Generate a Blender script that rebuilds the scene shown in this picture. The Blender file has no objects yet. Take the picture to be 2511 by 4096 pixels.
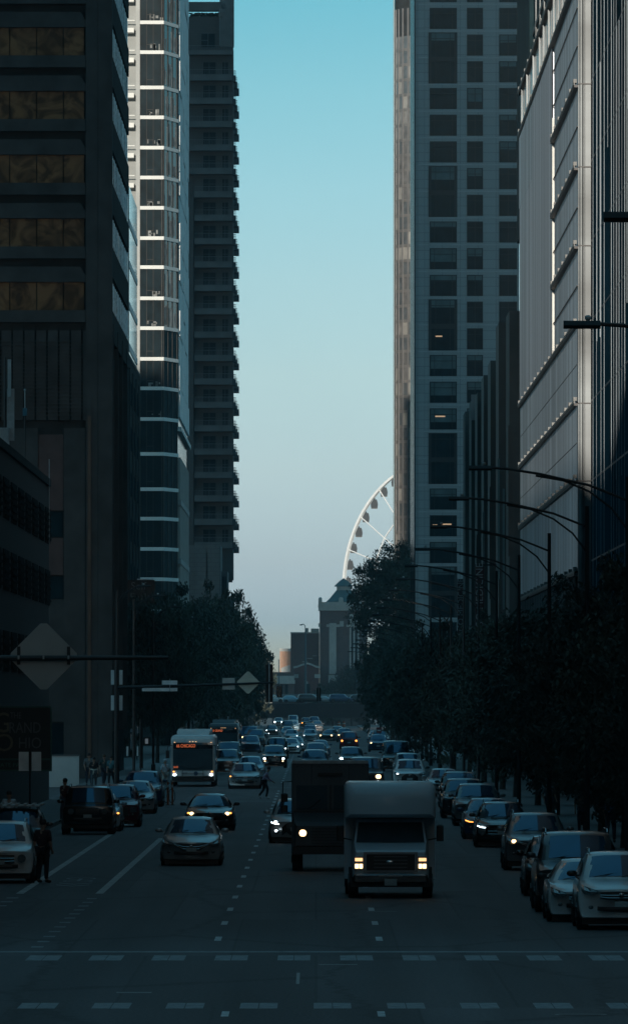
import bpy, bmesh, math, random
from mathutils import Vector, Matrix
R = math.radians
random.seed(7)
SC = bpy.context.scene
COL = SC.collection
F, CX, CY, CH = 20000.0, 760.0, 1685.0, 5.0     # focal length and vanishing point of the photo, camera height
def px(x, Y): return (x - CX) * Y / F            # measured column -> metres across the street at distance Y
def pz(y, Y): return CH - (y - CY) * Y / F       # measured row -> height at distance Y

# ------------------------------------------------------------ materials
MATS = {}
def mat(name, col=(.5, .5, .5), rough=.6, metal=0.0, noise=None, amt=.25, bump=0.0, emit=None, es=1.0, spec=None, coat=0.0, trans=0.0, stretch=None):
    if name in MATS: return MATS[name]
    m = bpy.data.materials.new(name); m.use_nodes = True
    nt = m.node_tree; b = nt.nodes['Principled BSDF']
    b.inputs['Base Color'].default_value = (*col, 1); b.inputs['Roughness'].default_value = rough
    b.inputs['Metallic'].default_value = metal
    if spec is not None: b.inputs['Specular IOR Level'].default_value = spec
    if coat: b.inputs['Coat Weight'].default_value = coat; b.inputs['Coat Roughness'].default_value = .08
    if trans: b.inputs['Transmission Weight'].default_value = trans
    if emit: b.inputs['Emission Color'].default_value = (*emit, 1); b.inputs['Emission Strength'].default_value = es
    if noise:
        tc = nt.nodes.new('ShaderNodeTexCoord'); n = nt.nodes.new('ShaderNodeTexNoise')
        n.inputs['Scale'].default_value = noise; n.inputs['Detail'].default_value = 6
        src = tc.outputs['Object']
        if stretch:
            mp = nt.nodes.new('ShaderNodeMapping'); mp.inputs['Scale'].default_value = stretch
            nt.links.new(src, mp.inputs['Vector']); src = mp.outputs['Vector']
        nt.links.new(src, n.inputs['Vector'])
        cr = nt.nodes.new('ShaderNodeMapRange'); cr.inputs['To Min'].default_value = 1 - amt; cr.inputs['To Max'].default_value = 1 + amt
        cr.inputs['From Min'].default_value = .3; cr.inputs['From Max'].default_value = .7
        nt.links.new(n.outputs['Fac'], cr.inputs['Value'])
        mx = nt.nodes.new('ShaderNodeVectorMath'); mx.operation = 'SCALE'; mx.inputs[0].default_value = col
        nt.links.new(cr.outputs['Result'], mx.inputs['Scale']); nt.links.new(mx.outputs['Vector'], b.inputs['Base Color'])
        if bump:
            bp = nt.nodes.new('ShaderNodeBump'); bp.inputs['Strength'].default_value = bump; bp.inputs['Distance'].default_value = .05
            nt.links.new(n.outputs['Fac'], bp.inputs['Height']); nt.links.new(bp.outputs['Normal'], b.inputs['Normal'])
    MATS[name] = m; return m
def brickmat(name, col, col2, mortar, scale=1.0, bw=.5, bh=.25, ms=.02, rough=.8, swap=True):
    if name in MATS: return MATS[name]
    m = mat(name, col, rough); nt = m.node_tree; b = nt.nodes['Principled BSDF']
    tc = nt.nodes.new('ShaderNodeTexCoord'); sp = nt.nodes.new('ShaderNodeSeparateXYZ'); cb = nt.nodes.new('ShaderNodeCombineXYZ')
    nt.links.new(tc.outputs['Object'], sp.inputs[0])
    ad = nt.nodes.new('ShaderNodeMath'); ad.operation = 'ADD'
    nt.links.new(sp.outputs['X'], ad.inputs[0]); nt.links.new(sp.outputs['Y'], ad.inputs[1])
    nt.links.new(ad.outputs[0], cb.inputs[0]); nt.links.new(sp.outputs['Z'], cb.inputs[1])
    br = nt.nodes.new('ShaderNodeTexBrick'); nt.links.new(cb.outputs[0], br.inputs['Vector'])
    br.inputs['Color1'].default_value = (*col, 1); br.inputs['Color2'].default_value = (*col2, 1); br.inputs['Mortar'].default_value = (*mortar, 1)
    br.inputs['Scale'].default_value = scale; br.inputs['Brick Width'].default_value = bw; br.inputs['Row Height'].default_value = bh
    br.inputs['Mortar Size'].default_value = ms
    if not swap: br.offset = 0
    nt.links.new(br.outputs['Color'], b.inputs['Base Color'])
    return m

# ------------------------------------------------------------ mesh building
class MB:
    def __init__(s): s.v = []; s.f = []
    def add(s, vs, fs):
        n = len(s.v); s.v += [tuple(v) for v in vs]; s.f += [tuple(i + n for i in f) for f in fs]; return s
    def box(s, x0, x1, y0, y1, z0, z1):
        return s.add([(x0,y0,z0),(x1,y0,z0),(x1,y1,z0),(x0,y1,z0),(x0,y0,z1),(x1,y0,z1),(x1,y1,z1),(x0,y1,z1)],
                     [(0,3,2,1),(4,5,6,7),(0,1,5,4),(1,2,6,5),(2,3,7,6),(3,0,4,7)])
    def cbox(s, x0, x1, y0, y1, z0, z1, c=.05):   # box with chamfered vertical and top edges
        r = []
        for z, k in ((z0, 0), (z1 - c, 0), (z1, c)):
            a, b_, d, e = x0 + k, x1 - k, y0 + k, y1 - k
            r.append([(a+c,d,z),(b_-c,d,z),(b_,d+c,z),(b_,e-c,z),(b_-c,e,z),(a+c,e,z),(a,e-c,z),(a,d+c,z)])
        s.rings(r); return s
    def rings(s, rs, cap=True, closed=True):
        n = len(rs[0]); base = len(s.v)
        for r in rs: s.v += [tuple(p) for p in r]
        for i in range(len(rs) - 1):
            for j in range(n if closed else n - 1):
                a = base + i*n + j; b = base + i*n + (j+1) % n
                s.f.append((a, b, b + n, a + n))
        if cap:
            s.f.append(tuple(base + j for j in reversed(range(n)))); s.f.append(tuple(base + (len(rs)-1)*n + j for j in range(n)))
        return s
    def tube(s, pts, rad, n=8):
        if not isinstance(rad, (list, tuple)): rad = [rad] * len(pts)
        P = [Vector(p) for p in pts]; rs = []
        for i, p in enumerate(P):
            d = (P[min(i+1, len(P)-1)] - P[max(i-1, 0)]).normalized()
            u = d.cross(Vector((0,0,1)) if abs(d.z) < .9 else Vector((1,0,0))).normalized(); w = u.cross(d)
            rs.append([p + (u*math.cos(2*math.pi*k/n) + w*math.sin(2*math.pi*k/n)) * rad[i] for k in range(n)])
        return s.rings(rs)
    def prism(s, poly, y0, y1):                   # polygon of (x, z), extruded along y
        return s.rings([[(x, y0, z) for x, z in poly], [(x, y1, z) for x, z in poly]])
    def ball(s, c, r, n=10, m=7):
        if not isinstance(r, (list, tuple)): r = (r, r, r)
        rs = []
        for i in range(1, m):
            t = math.pi * i / m
            rs.append([(c[0]+r[0]*math.sin(t)*math.cos(2*math.pi*k/n), c[1]+r[1]*math.sin(t)*math.sin(2*math.pi*k/n), c[2]-r[2]*math.cos(t)) for k in range(n)])
        return s.rings(rs)
    def grid(s, rows):
        base = len(s.v); n = len(rows[0])
        for r in rows: s.v += [tuple(p) for p in r]
        for i in range(len(rows)-1):
            for j in range(n-1): a = base+i*n+j; s.f.append((a, a+1, a+n+1, a+n))
        return s
    def disc(s, c, r, axis='y', n=16, th=.01):
        d = {'x': (1,0,0), 'y': (0,1,0), 'z': (0,0,1)}[axis]; c = Vector(c); d = Vector(d)
        return s.tube([c - d*th/2, c + d*th/2], r, n)
    def build(s, name, m, parent=None, smooth=False, loc=None):
        me = bpy.data.meshes.new(name); me.from_pydata(s.v, [], s.f); me.materials.append(m)
        if smooth: me.polygons.foreach_set('use_smooth', [True]*len(me.polygons))
        bm = bmesh.new(); bm.from_mesh(me); bmesh.ops.recalc_face_normals(bm, faces=bm.faces); bm.to_mesh(me); bm.free()
        if smooth: me.set_sharp_from_angle(angle=R(42))
        me.update(); return link(name, me, parent, loc)
def link(name, me, parent=None, loc=None, label=None):
    o = bpy.data.objects.new(name, me); COL.objects.link(o)
    if parent: o.parent = parent
    if loc: o.location = loc
    if label: o['label'] = label
    return o
def tag(o, label, cat, group=None, kind=None):
    if label: o['label'] = label
    if cat: o['category'] = cat
    if group: o['group'] = group
    if kind: o['kind'] = kind
    return o
def thing(name, label, cat, loc=(0,0,0), rz=0, group=None, kind=None):
    o = bpy.data.objects.new(name, None); COL.objects.link(o); o.location = loc; o.rotation_euler = (0,0,rz)
    o.empty_display_size = .2
    return tag(o, label, cat, group, kind)
def struct(name, mb, m): o = mb.build(name, m); o['kind'] = 'structure'; return o
def copy_tree(o, parent=None):
    c = o.copy(); COL.objects.link(c); c.parent = parent
    for ch in list(o.children): copy_tree(ch, c)
    return c
def text(name, s, size, m, parent, loc, rot=(math.pi/2,0,0), ext=.004, align='CENTER', sx=1.0, space=1.0):
    cu = bpy.data.curves.new(name, 'FONT'); cu.body = s; cu.size = size; cu.extrude = ext; cu.align_x = align; cu.align_y = 'CENTER'; cu.space_character = space
    cu.resolution_u = 3
    t = bpy.data.objects.new('tmp_text', cu); COL.objects.link(t)
    me = bpy.data.meshes.new_from_object(t.evaluated_get(bpy.context.evaluated_depsgraph_get()))
    bpy.data.objects.remove(t); me.materials.clear(); me.materials.append(m)
    o = link(name, me, parent, loc); o.rotation_euler = rot; o.scale = (sx, 1, 1); return o

ASPH = mat('asphalt', (.034,.037,.042), .60)
def asphalt(m):
    nt = m.node_tree; b = nt.nodes['Principled BSDF']; L = nt.links.new; N = nt.nodes.new; tc = N('ShaderNodeTexCoord')
    def noise(sc, det, st=(1,1,1)):
        mp = N('ShaderNodeMapping'); mp.inputs['Scale'].default_value = st; L(tc.outputs['Object'], mp.inputs['Vector'])
        n = N('ShaderNodeTexNoise'); n.inputs['Scale'].default_value = sc; n.inputs['Detail'].default_value = det; L(mp.outputs['Vector'], n.inputs['Vector']); return n.outputs['Fac'], mp
    def rng(v, a, b_, c, d): r = N('ShaderNodeMapRange'); r.inputs[1].default_value = a; r.inputs[2].default_value = b_; r.inputs[3].default_value = c; r.inputs[4].default_value = d; L(v, r.inputs[0]); return r.outputs[0]
    def mul(a, b_): m2 = N('ShaderNodeMath'); m2.operation = 'MULTIPLY'; L(a, m2.inputs[0]); L(b_, m2.inputs[1]); return m2.outputs[0]
    big, _ = noise(.35, 4, (1,.12,1)); track, _ = noise(.9, 3, (1,.012,1)); fine, _ = noise(14, 6); patch, _ = noise(.12, 1)
    vo = N('ShaderNodeTexVoronoi'); vo.feature = 'DISTANCE_TO_EDGE'; vo.inputs['Scale'].default_value = .16
    mp = N('ShaderNodeMapping'); mp.inputs['Scale'].default_value = (1.4,.25,1); wn = N('ShaderNodeVectorMath'); wn.operation = 'ADD'
    nz = N('ShaderNodeTexNoise'); nz.inputs['Scale'].default_value = .8; nz.inputs['Detail'].default_value = 5; L(tc.outputs['Object'], nz.inputs['Vector']); L(tc.outputs['Object'], wn.inputs[0]); L(nz.outputs['Color'], wn.inputs[1]); L(wn.outputs[0], mp.inputs['Vector']); L(mp.outputs['Vector'], vo.inputs['Vector'])
    crack = rng(vo.outputs['Distance'], .0, .03, .35, 1)
    br = N('ShaderNodeTexBrick'); br.inputs['Scale'].default_value = 1; br.inputs['Brick Width'].default_value = 3.3; br.inputs['Row Height'].default_value = 27; br.inputs['Mortar Size'].default_value = .03
    br.inputs['Color1'].default_value = (1.2,1.2,1.2,1); br.inputs['Color2'].default_value = (.66,.66,.66,1); br.inputs['Mortar'].default_value = (.5,.5,.5,1); L(tc.outputs['Object'], br.inputs['Vector'])
    v = mul(mul(mul(mul(rng(big, .3,.7,.75,1.25), rng(track, .35,.65,.75,1.25)), rng(fine, .3,.7,.8,1.2)), crack), br.outputs['Color'])
    sc = N('ShaderNodeVectorMath'); sc.operation = 'SCALE'; sc.inputs[0].default_value = (.058,.057,.060); L(v, sc.inputs['Scale']); L(sc.outputs['Vector'], b.inputs['Base Color'])
    L(rng(fine, .3,.7,.78,.62), b.inputs['Roughness']); b.inputs['Specular IOR Level'].default_value = .5
asphalt(ASPH)
CONC = mat('pavement concrete', (.13,.13,.13), .85, noise=1.2, amt=.2)
KERB = mat('kerb stone', (.16,.16,.155), .85, noise=3, amt=.2)
PAINT = mat('worn road paint', (.50,.52,.52), .7, noise=5, amt=.5)
PAINTD = mat('faded road paint', (.23,.25,.26), .7, noise=5, amt=.45)
BLACKM = mat('black painted metal', (.012,.013,.014), .45, noise=4, amt=.2)
DARKM = mat('dark grey metal', (.03,.034,.036), .5, noise=2, amt=.3)
ALU = mat('bare aluminium', (.42,.43,.43), .5, .35, noise=6, amt=.15)
GLASSD = mat('dark window glass', (.011,.024,.030), .12, 0, noise=.8, amt=.4, spec=.06)
CARGL = mat('car glass', (.02,.085,.15), .04, .6, coat=.5, noise=3, amt=.1)
TYRE = mat('tyre rubber', (.012,.012,.012), .8, noise=20, amt=.2)
RIM = mat('alloy rim', (.12,.125,.13), .35, .7, noise=8, amt=.15)
TRGL = mat('truck windscreen glass', (.045,.065,.075), .12, spec=.3, noise=1.5, amt=.2)
BLKP = mat('black plastic', (.010,.011,.012), .4, noise=12, amt=.2)
CHROME = mat('chrome trim', (.45,.47,.48), .18, .9, noise=6, amt=.1)
LAMPG = mat('clear lamp glass', (.10,.115,.12), .12, .2, noise=20, amt=.4)
HOT = mat('lit headlamp warm', (1,.8,.5), .3, emit=(1,.68,.34), es=3.6, noise=9, amt=.1)
HOTW = mat('lit headlamp white', (.9,.95,1), .3, emit=(.75,.92,1), es=5, noise=9, amt=.1)
AMB = mat('lit amber lamp', (1,.4,.05), .3, emit=(1,.36,.07), es=3.2, noise=9, amt=.1)
BULB = mat('dim warm lamp', (1,.6,.3), .3, emit=(1,.55,.25), es=1.6, noise=9, amt=.1)
LED = mat('red amber dot matrix', (.2,.03,.01), .4, emit=(1,.22,.08), es=.7, noise=30, amt=.2)
PLATE = mat('licence plate', (.32,.36,.36), .5, noise=30, amt=.25)
WHITEP = mat('white painted metal', (.55,.56,.55), .5, noise=3, amt=.12)
# ------------------------------------------------------------ ground, road, pavements
g = MB(); rows = []
for Y, z in ((-900,-.02),(1600,-.02),(1690,-3.22),(3400,-3.22),(9000,-3.22)): rows.append([(x, Y, z) for x in (-3000,-200,200,3000)])
g.grid(rows); struct('ground', g, mat('city ground', (.07,.07,.068), .9, noise=.05, amt=.3))
g = MB()
g.box(-10.4, 7.9, -400, 1600, -.15, 0); g.box(-400, -10.4, 134, 167, -.15, -.004); g.box(7.9, 400, 134, 167, -.15, -.004)
g.box(-60, -10.4, 409, 470, -.15, -.004)
g.add([(-10.4,1600,0),(7.9,1600,0),(7.9,1690,-3.2),(-10.4,1690,-3.2)], [(0,1,2,3)])
struct('road', g, ASPH)
def walk(name, x0, x1, y0, y1, kx):
    g = MB(); g.box(x0, x1, y0, y1, -.1, .15); struct(name, g, CONC)
    k = MB(); k.box(kx-.09, kx+.09, y0-.1, y1+.1, -.1, .162); struct('kerb', k, KERB)
walk('pavement', -13.6, -10.49, 168, 408, -10.4); walk('pavement', -13.6, -10.49, 471, 1598, -10.4)
walk('pavement', 7.99, 13.6, 168, 1598, 7.9)
walk('pavement', -13.6, -10.49, -300, 132, -10.4); walk('pavement', 7.99, 13.6, -300, 132, 7.9)
def marks(name, rects, m=PAINT, z=.004):
    g = MB()
    for x0, x1, y0, y1 in rects: g.add([(x0,y0,z),(x1,y0,z),(x1,y1,z),(x0,y1,z)], [(0,1,2,3)])
    struct(name, g, m)
r = []
for k in range(-2, 12):
    c = -5.26 + 1.209*k; r += [(c-.315, c-.008, 159.2, 162.4), (c+.008, c+.315, 159.2, 162.4)]
for k in range(-1, 12):
    c = -4.53 + 1.2*k; r += [(c-.305, c-.008, 134.4, 136.9), (c+.008, c+.305, 134.4, 136.9)]
marks('crosswalk_marking', r, PAINTD)
marks('stop_line_marking', [(-10.2, 7.6, 164.2, 165.1)], PAINTD, .005)
r = []
for k in range(24):
    for X in (-2.04, 1.32): r.append((X-.07, X+.07, 172.2 + 12.25*k, 175.2 + 12.25*k))
for k in range(60):
    if 440+12.25*k < 500: continue
    for X in (-2.04, 1.32): r.append((X-.07, X+.07, 440 + 12.25*k, 443 + 12.25*k))
r += [(-1.5,-1.38,131,133.2),(.98,1.1,131,133.2)]
marks('lane_line_marking', r)
r = [(-7.73,-7.53,214,404),(-5.68,-5.48,214,300),(-5.66,-5.5,330,404)]
marks('bike_lane_marking', r, mat('bike lane paint', (.36,.38,.38), .7, noise=2, amt=.5))
r = [(-5.75,-5.5,167.5+3.7*k,168.4+3.7*k) for k in range(12)] + [(-7.8,-7.5,201+4*k,202+4*k) for k in range(3)]
marks('bike_lane_marking', r, PAINTD)
g = MB()                                       # bicycle symbol in the lane: two wheels, frame, chevrons
for cy in (229.0, 232.2):
    ring = []
    for k in range(25):
        a = 2*math.pi*k/24; ring.append([(-6.55 + .42*math.cos(a), cy + 1.2*math.sin(a), .005), (-6.55 + .34*math.cos(a), cy + 1.0*math.sin(a), .005)])
    g.grid(ring)
g.add([(-6.6,229,.0055),(-6.5,229,.0055),(-6.5,232.2,.0055),(-6.6,232.2,.0055)], [(0,1,2,3)])
for cy in (224.0, 226.3): g.add([(-7.0,cy,.005),(-6.55,cy-1.6,.005),(-6.1,cy,.005),(-6.1,cy+.6,.005),(-6.55,cy-1,.005),(-7.0,cy+.6,.005)], [(0,1,4,5),(1,2,3,4)])
struct('bike_symbol_marking', g, PAINTD)
marks('crossing_line_marking', [(-9,-2.0,1513,1516.5),(-1.9,4.4,1513,1516.5)], mat('fresh white paint', (.7,.72,.72), .6, noise=1, amt=.2))
marks('crossing_line_marking', [(-7.6,4.6,409.5,410),(-7.6,4.6,474,474.6)], PAINTD)
g = MB(); ring = []
for k in range(33):
    a = 2*math.pi*k/32; ring.append([(4.2 + .42*math.cos(a), 131.8 + .42*math.sin(a), .006), (4.2 + .36*math.cos(a), 131.8 + .36*math.sin(a), .006)])
g.grid(ring); m_ = thing('manhole_cover', 'round iron manhole cover set in the road in the bottom right corner', 'manhole cover', (0,0,0))
g.build('rim', mat('worn iron', (.16,.16,.155), .5, .5, noise=9, amt=.3), m_)
g = MB(); g.disc((4.2,131.8,.002), .36, 'z', 32, .006); g.build('lid', mat('dark iron', (.06,.06,.06), .6, .4, noise=14, amt=.4), m_)
marks('crack_seal', [(.05,.78,156.5,156.9),(-3.4,-2.8,141.5,142.0),(-.35,-.29,146,152),(1.2,1.9,196,196.3)], mat('tar and grit', (.16,.16,.15), .5, noise=30, amt=.6), .0045)

# ------------------------------------------------------------ trees
BARK = mat('bark', (.05,.042,.035), .9, noise=6, amt=.35)
LEAFM = []
for i, c in enumerate(((.042,.058,.044),(.038,.052,.042),(.050,.062,.044))):
    LEAFM.append(mat('leaves %d' % i, c, .75, noise=1.3, amt=.45))
def crown_mesh(seed, rx, rz, nclump, nleaf, leaf, m, lean=0.0):
    rnd = random.Random(seed); v = []; f = []
    for c in range(nclump):
        while True:
            p = Vector((rnd.uniform(-1,1), rnd.uniform(-1,1), rnd.uniform(-1,1)))
            if .3 < p.length < 1.0: break
        p = p * (.82 + .2*rnd.random())
        if c % 9 == 4: p = p.normalized() * rnd.uniform(1.0, 1.22)
        wz = 1 - .35*max(0, p.z)
        c0 = Vector((p.x*rx*wz + lean*p.z, p.y*rx*wz, p.z*rz)); cr = rx * (rnd.uniform(.10, .17) if c % 9 == 4 else rnd.uniform(.14, .30))
        for k in range(nleaf):
            d = Vector((rnd.gauss(0,1), rnd.gauss(0,1), rnd.gauss(0,.7))).normalized() * cr * rnd.random()**.5
            q = c0 + d; n = Vector((rnd.gauss(0,1), rnd.gauss(0,1), rnd.gauss(0,1))).normalized()
            u = n.orthogonal().normalized(); w = n.cross(u); s_ = leaf*rnd.uniform(.6,1.3); b = len(v)
            v += [q - u*s_, q + w*s_*.45 - u*s_*.1, q + u*s_, q - w*s_*.45 - u*s_*.1]; f.append((b,b+1,b+2,b+3))
    for k in range(nclump*3):       # single twigs of leaves past the outline
        a = rnd.uniform(0, 2*math.pi); z = rnd.uniform(-.8, 1); rr = math.sqrt(max(0,1-z*z))
        c0 = Vector((math.cos(a)*rr*rx, math.sin(a)*rr*rx, z*rz)); 
        for j in range(7):
            q = c0 * (1 - .03*j) + Vector((rnd.gauss(0,leaf),rnd.gauss(0,leaf),rnd.gauss(0,leaf*1.4)))
            n = Vector((rnd.gauss(0,1), rnd.gauss(0,1), rnd.gauss(0,1))).normalized(); u = n.orthogonal().normalized(); w = n.cross(u); s_ = leaf; b = len(v)
            v += [q - u*s_, q + w*s_*.45, q + u*s_, q - w*s_*.45]; f.append((b,b+1,b+2,b+3))
    me = bpy.data.meshes.new('crown'); me.from_pydata([tuple(a) for a in v], [], f); me.materials.append(m); me.update(); return me
def trunk_mesh(seed, h, hc, rx, rz):
    rnd = random.Random(seed); g = MB(); top = h - rz
    g.tube([(0,0,0),(.03,.02,hc*.5),(0,.05,hc),(.1,0,top),(.05,0,h-.4*rz)], [.17*h/9,.13*h/9,.115*h/9,.06*h/9,.02], 8)
    for k in range(9):
        a = rnd.uniform(0, 6.28); z0 = hc*.9 + (top-hc)*rnd.random(); l = rx*rnd.uniform(.6,.9)
        p1 = (math.cos(a)*l*.5, math.sin(a)*l*.5, z0 + l*.45); p2 = (math.cos(a)*l, math.sin(a)*l, z0 + l*(.7+.3*rnd.random()))
        g.tube([(0,0,z0), p1, p2], [.05*h/9,.035*h/9,.012], 5)
    me = bpy.data.meshes.new('trunk'); me.from_pydata(g.v, [], g.f); me.materials.append(BARK); me.update(); return me
TV = {'near': [(crown_mesh(11+i, 1, 1, 95, 170, .032, LEAFM[i % 3]), None) for i in range(3)],
      'far': [(crown_mesh(31+i, 1, 1, 120, 95, .040, LEAFM[i % 3]), None) for i in range(4)]}
TR = [trunk_mesh(5+i, 9, 2.6, 3, 3) for i in range(3)]
TV['dense'] = [(crown_mesh(77, 1, 1, 190, 170, .030, LEAFM[0]), None)]
def tree(X, Y, h, rx, kind, i, label, group, hc=None, z0=.15, cat='tree', name='street_tree', rzf=None):
    rz_ = rzf or (h - (hc or 2.6)) / 2
    t = thing(name, label, cat, (X, Y, z0), 0, group)
    tr = link('trunk', TR[i % 3], t); tr.scale = (rx/3, rx/3, h/9*.97)
    cm = TV[kind][i % len(TV[kind])][0]
    c = link('crown', cm, t, (0, 0, h - rz_)); c.scale = (rx, rx, rz_); c.rotation_euler = (0,0,i*1.9)
    return t
ORD = ['first','second','third','fourth','fifth','sixth','seventh','eighth','ninth','tenth','eleventh','twelfth','thirteenth','fourteenth','fifteenth','sixteenth','seventeenth','eighteenth','nineteenth','twentieth']
for i, (X, Y, h, rx) in enumerate(((10.9,205,9.6,2.7),(10.3,228,8.2,2.7),(10.7,250,9.4,3.2),(10.1,272,7.2,2.6),(10.2,296,9.0,3.2),(10.3,322,7.4,2.7),(10.1,350,9.3,3.3),(10.2,382,7.6,2.8),(10.0,415,9.0,3.3),(10.1,450,8.0,3.1),(9.9,490,9.2,3.3),(9.9,535,8.6,3.2))):
    tree(X, Y, h, rx, 'near', i, 'dark leafy street tree, %s from the camera along the right pavement' % ORD[i], 'trees along the right pavement', 1.0)
for i, (X, Y, h, rx) in enumerate(((9.6,580,9.5,3.3),(9.4,635,9.8,3.4),(9.3,700,10.5,3.2),(9.2,770,11,3.4),(9.2,850,11.5,3.6),(9.2,930,12.5,4),(9.4,1010,13.5,4.3))):
    tree(X, Y, h, rx, 'far', i, 'dark rounded street tree, %s in the row before the big crown on the right' % ORD[i], 'trees along the right pavement', 1.2)
tree(11.0, 1125, 25.8, 6.6, 'dense', 2, 'tall dark spreading tree whose crown stands against the wheel', 'trees along the right pavement', 6, rzf=7.2)
tree(13.5, 1190, 17.5, 5.2, 'far', 1, 'lower dark tree under the tall crown by the wheel', 'trees along the right pavement', 4)
for i, (X, Y, h, rx) in enumerate(((-12.4,590,12.4,2.5),(-12.2,640,12.6,2.9),(-12.0,700,13.4,3.3),(-11.8,770,14.2,3.7),(-11.6,840,15.2,4.2),(-11.3,920,16.4,4.6),(-11.0,1010,17.4,4.8),(-10.9,1110,17.6,4.5),(-10.8,1220,16.2,4.3),(-11.0,1340,15.0,4.4))):
    tree(X, Y, h, rx, 'far', i+1, 'dark dense street tree, %s of the row on the left pavement' % ORD[i], 'trees along the left pavement', 2.0)
for i, (xx, yy, Y, rx) in enumerate(((880,1590,1900,5.5),(845,1600,1930,5.0),(915,1575,1960,6),(800,1640,1900,4.0),(775,1655,1880,3.2),(955,1570,2000,7),(1010,1560,2000,8))):
    h = pz(yy, Y) + 3.2
    tree(px(xx, Y), Y, h, rx, 'far', i, 'hazy tree behind the overpass, %s of the clump before the brick tower' % ORD[i], 'trees behind the overpass', 3, -3.2)

# ------------------------------------------------------------ buildings helpers
def bld(name, label, cat='building', group=None): return thing(name, label, cat, (0,0,0), 0, group)
def bx(name, m, parent, *boxes, smooth=False, label=None):
    g = MB()
    for b in boxes: g.box(*b)
    o = g.build(name, m, parent, smooth)
    if label: o['label'] = label
    return o

def each(name, m, parent, *boxes):
    for b in boxes: MB().box(*b).build(name, m, parent)
# ------ dark office tower on the left -----------------------------------------------------------
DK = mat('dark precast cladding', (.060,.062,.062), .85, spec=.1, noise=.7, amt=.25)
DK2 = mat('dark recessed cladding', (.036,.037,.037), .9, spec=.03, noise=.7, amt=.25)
RED = mat('dull red brown cladding', (.075,.045,.042), .7, noise=.9, amt=.3)
def bronze(name, c1, c2):  # paints blotchy orange-brown reflections into the glass colour
    m = mat(name, c1, .25, .0, spec=.2); nt = m.node_tree; b = nt.nodes['Principled BSDF']
    tc = nt.nodes.new('ShaderNodeTexCoord'); w = nt.nodes.new('ShaderNodeTexNoise'); w.inputs['Scale'].default_value = .55; w.inputs['Distortion'].default_value = 2.2; w.inputs['Detail'].default_value = 2
    cr = nt.nodes.new('ShaderNodeValToRGB'); cr.color_ramp.elements[0].position = .38; cr.color_ramp.elements[0].color = (*c1,1); cr.color_ramp.elements[1].position = .62; cr.color_ramp.elements[1].color = (*c2,1)
    nt.links.new(tc.outputs['Object'], w.inputs['Vector']); nt.links.new(w.outputs['Fac'], cr.inputs['Fac']); nt.links.new(cr.outputs['Color'], b.inputs['Base Color'])
    bp = nt.nodes.new('ShaderNodeBump'); bp.inputs['Strength'].default_value = .06; bp.inputs['Distance'].default_value = .1
    nt.links.new(w.outputs['Fac'], bp.inputs['Height']); nt.links.new(bp.outputs['Normal'], b.inputs['Normal']); return m
BRZ = bronze('bronze glass painted reflections', (.06,.031,.016), (.20,.105,.05))
t = bld('office_tower', 'dark concrete office tower with rows of bronze windows filling the left edge')
XR = -13.0; Yn = 530.6; Yf = 578.0; s0 = F/Yn
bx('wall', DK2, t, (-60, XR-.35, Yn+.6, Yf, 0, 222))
rows_ = [pz(64 + 153.5*k, Yn) for k in range(-3, 5)]     # tops of window rows
fh = 153.5/s0
PANES = [-20.9+.0, px(23,Yn), px(88,Yn), px(152,Yn), px(203,Yn)]
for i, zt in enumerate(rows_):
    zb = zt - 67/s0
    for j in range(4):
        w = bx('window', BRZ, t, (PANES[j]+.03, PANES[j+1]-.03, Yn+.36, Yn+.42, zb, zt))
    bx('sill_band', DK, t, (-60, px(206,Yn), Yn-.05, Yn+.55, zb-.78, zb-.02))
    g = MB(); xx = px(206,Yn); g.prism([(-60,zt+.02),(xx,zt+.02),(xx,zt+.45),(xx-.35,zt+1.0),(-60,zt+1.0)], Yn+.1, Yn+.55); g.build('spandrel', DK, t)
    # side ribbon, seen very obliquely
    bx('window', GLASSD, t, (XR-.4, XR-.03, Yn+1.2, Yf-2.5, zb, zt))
    each('blind', mat('pale window reflections', (.85,.87,.88), .6, noise=4, amt=.3), t, *[(XR-.029, XR+.002+.03*random.random(), y, y+.5+1.2*random.random(), zb+.02, zt-.02) for y in [Yn+1.6+k*3.6+random.uniform(-.5,.5) for k in range(12)]])  # pale strips stand in for bright reflections in the side glass
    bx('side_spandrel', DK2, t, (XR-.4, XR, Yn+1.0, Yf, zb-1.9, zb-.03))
for x0, x1, yy in ((206,236,.0),(236,270,-.12)):
    bx('pier', DK, t, (px(x0,Yn)+.01, px(x1,Yn), Yn+yy, Yn+1.0, 0, 222))
zl = rows_[-1] - 67/s0 - .8
bx('louvre_panel', DK, t, *[(px(x,Yn), px(x+24,Yn), Yn+.25, Yn+.5, pz(1010,Yn), zl-.5) for x in range(-25, 200, 28)], *[(px(-25,Yn), px(198,Yn), Yn+.16, Yn+.24, z_, z_+.06) for z_ in [pz(1000,Yn)+.25*k for k in range(20)]])
for y0, y1 in ((1045,1228),(1294,1384)): bx('red_panel', RED, t, (px(92,Yn), px(152,Yn), Yn+.3, Yn+.55, pz(y1,Yn), pz(y0,Yn)))
for y0, y1 in ((1231,1291),(1387,1441)): bx('window', GLASSD, t, (px(94,Yn), px(151,Yn), Yn+.4, Yn+.5, pz(y1,Yn), pz(y0,Yn)))
bx('base_wall', DK, t, (px(-25,Yn), px(91,Yn), Yn+.2, Yn+.58, 0, pz(1030,Yn)), (px(153,Yn), px(205,Yn), Yn+.2, Yn+.58, 0, pz(1030,Yn)), (px(91,Yn), px(153,Yn), Yn+.36, Yn+.58, 3.6, pz(1442,Yn)))
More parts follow.
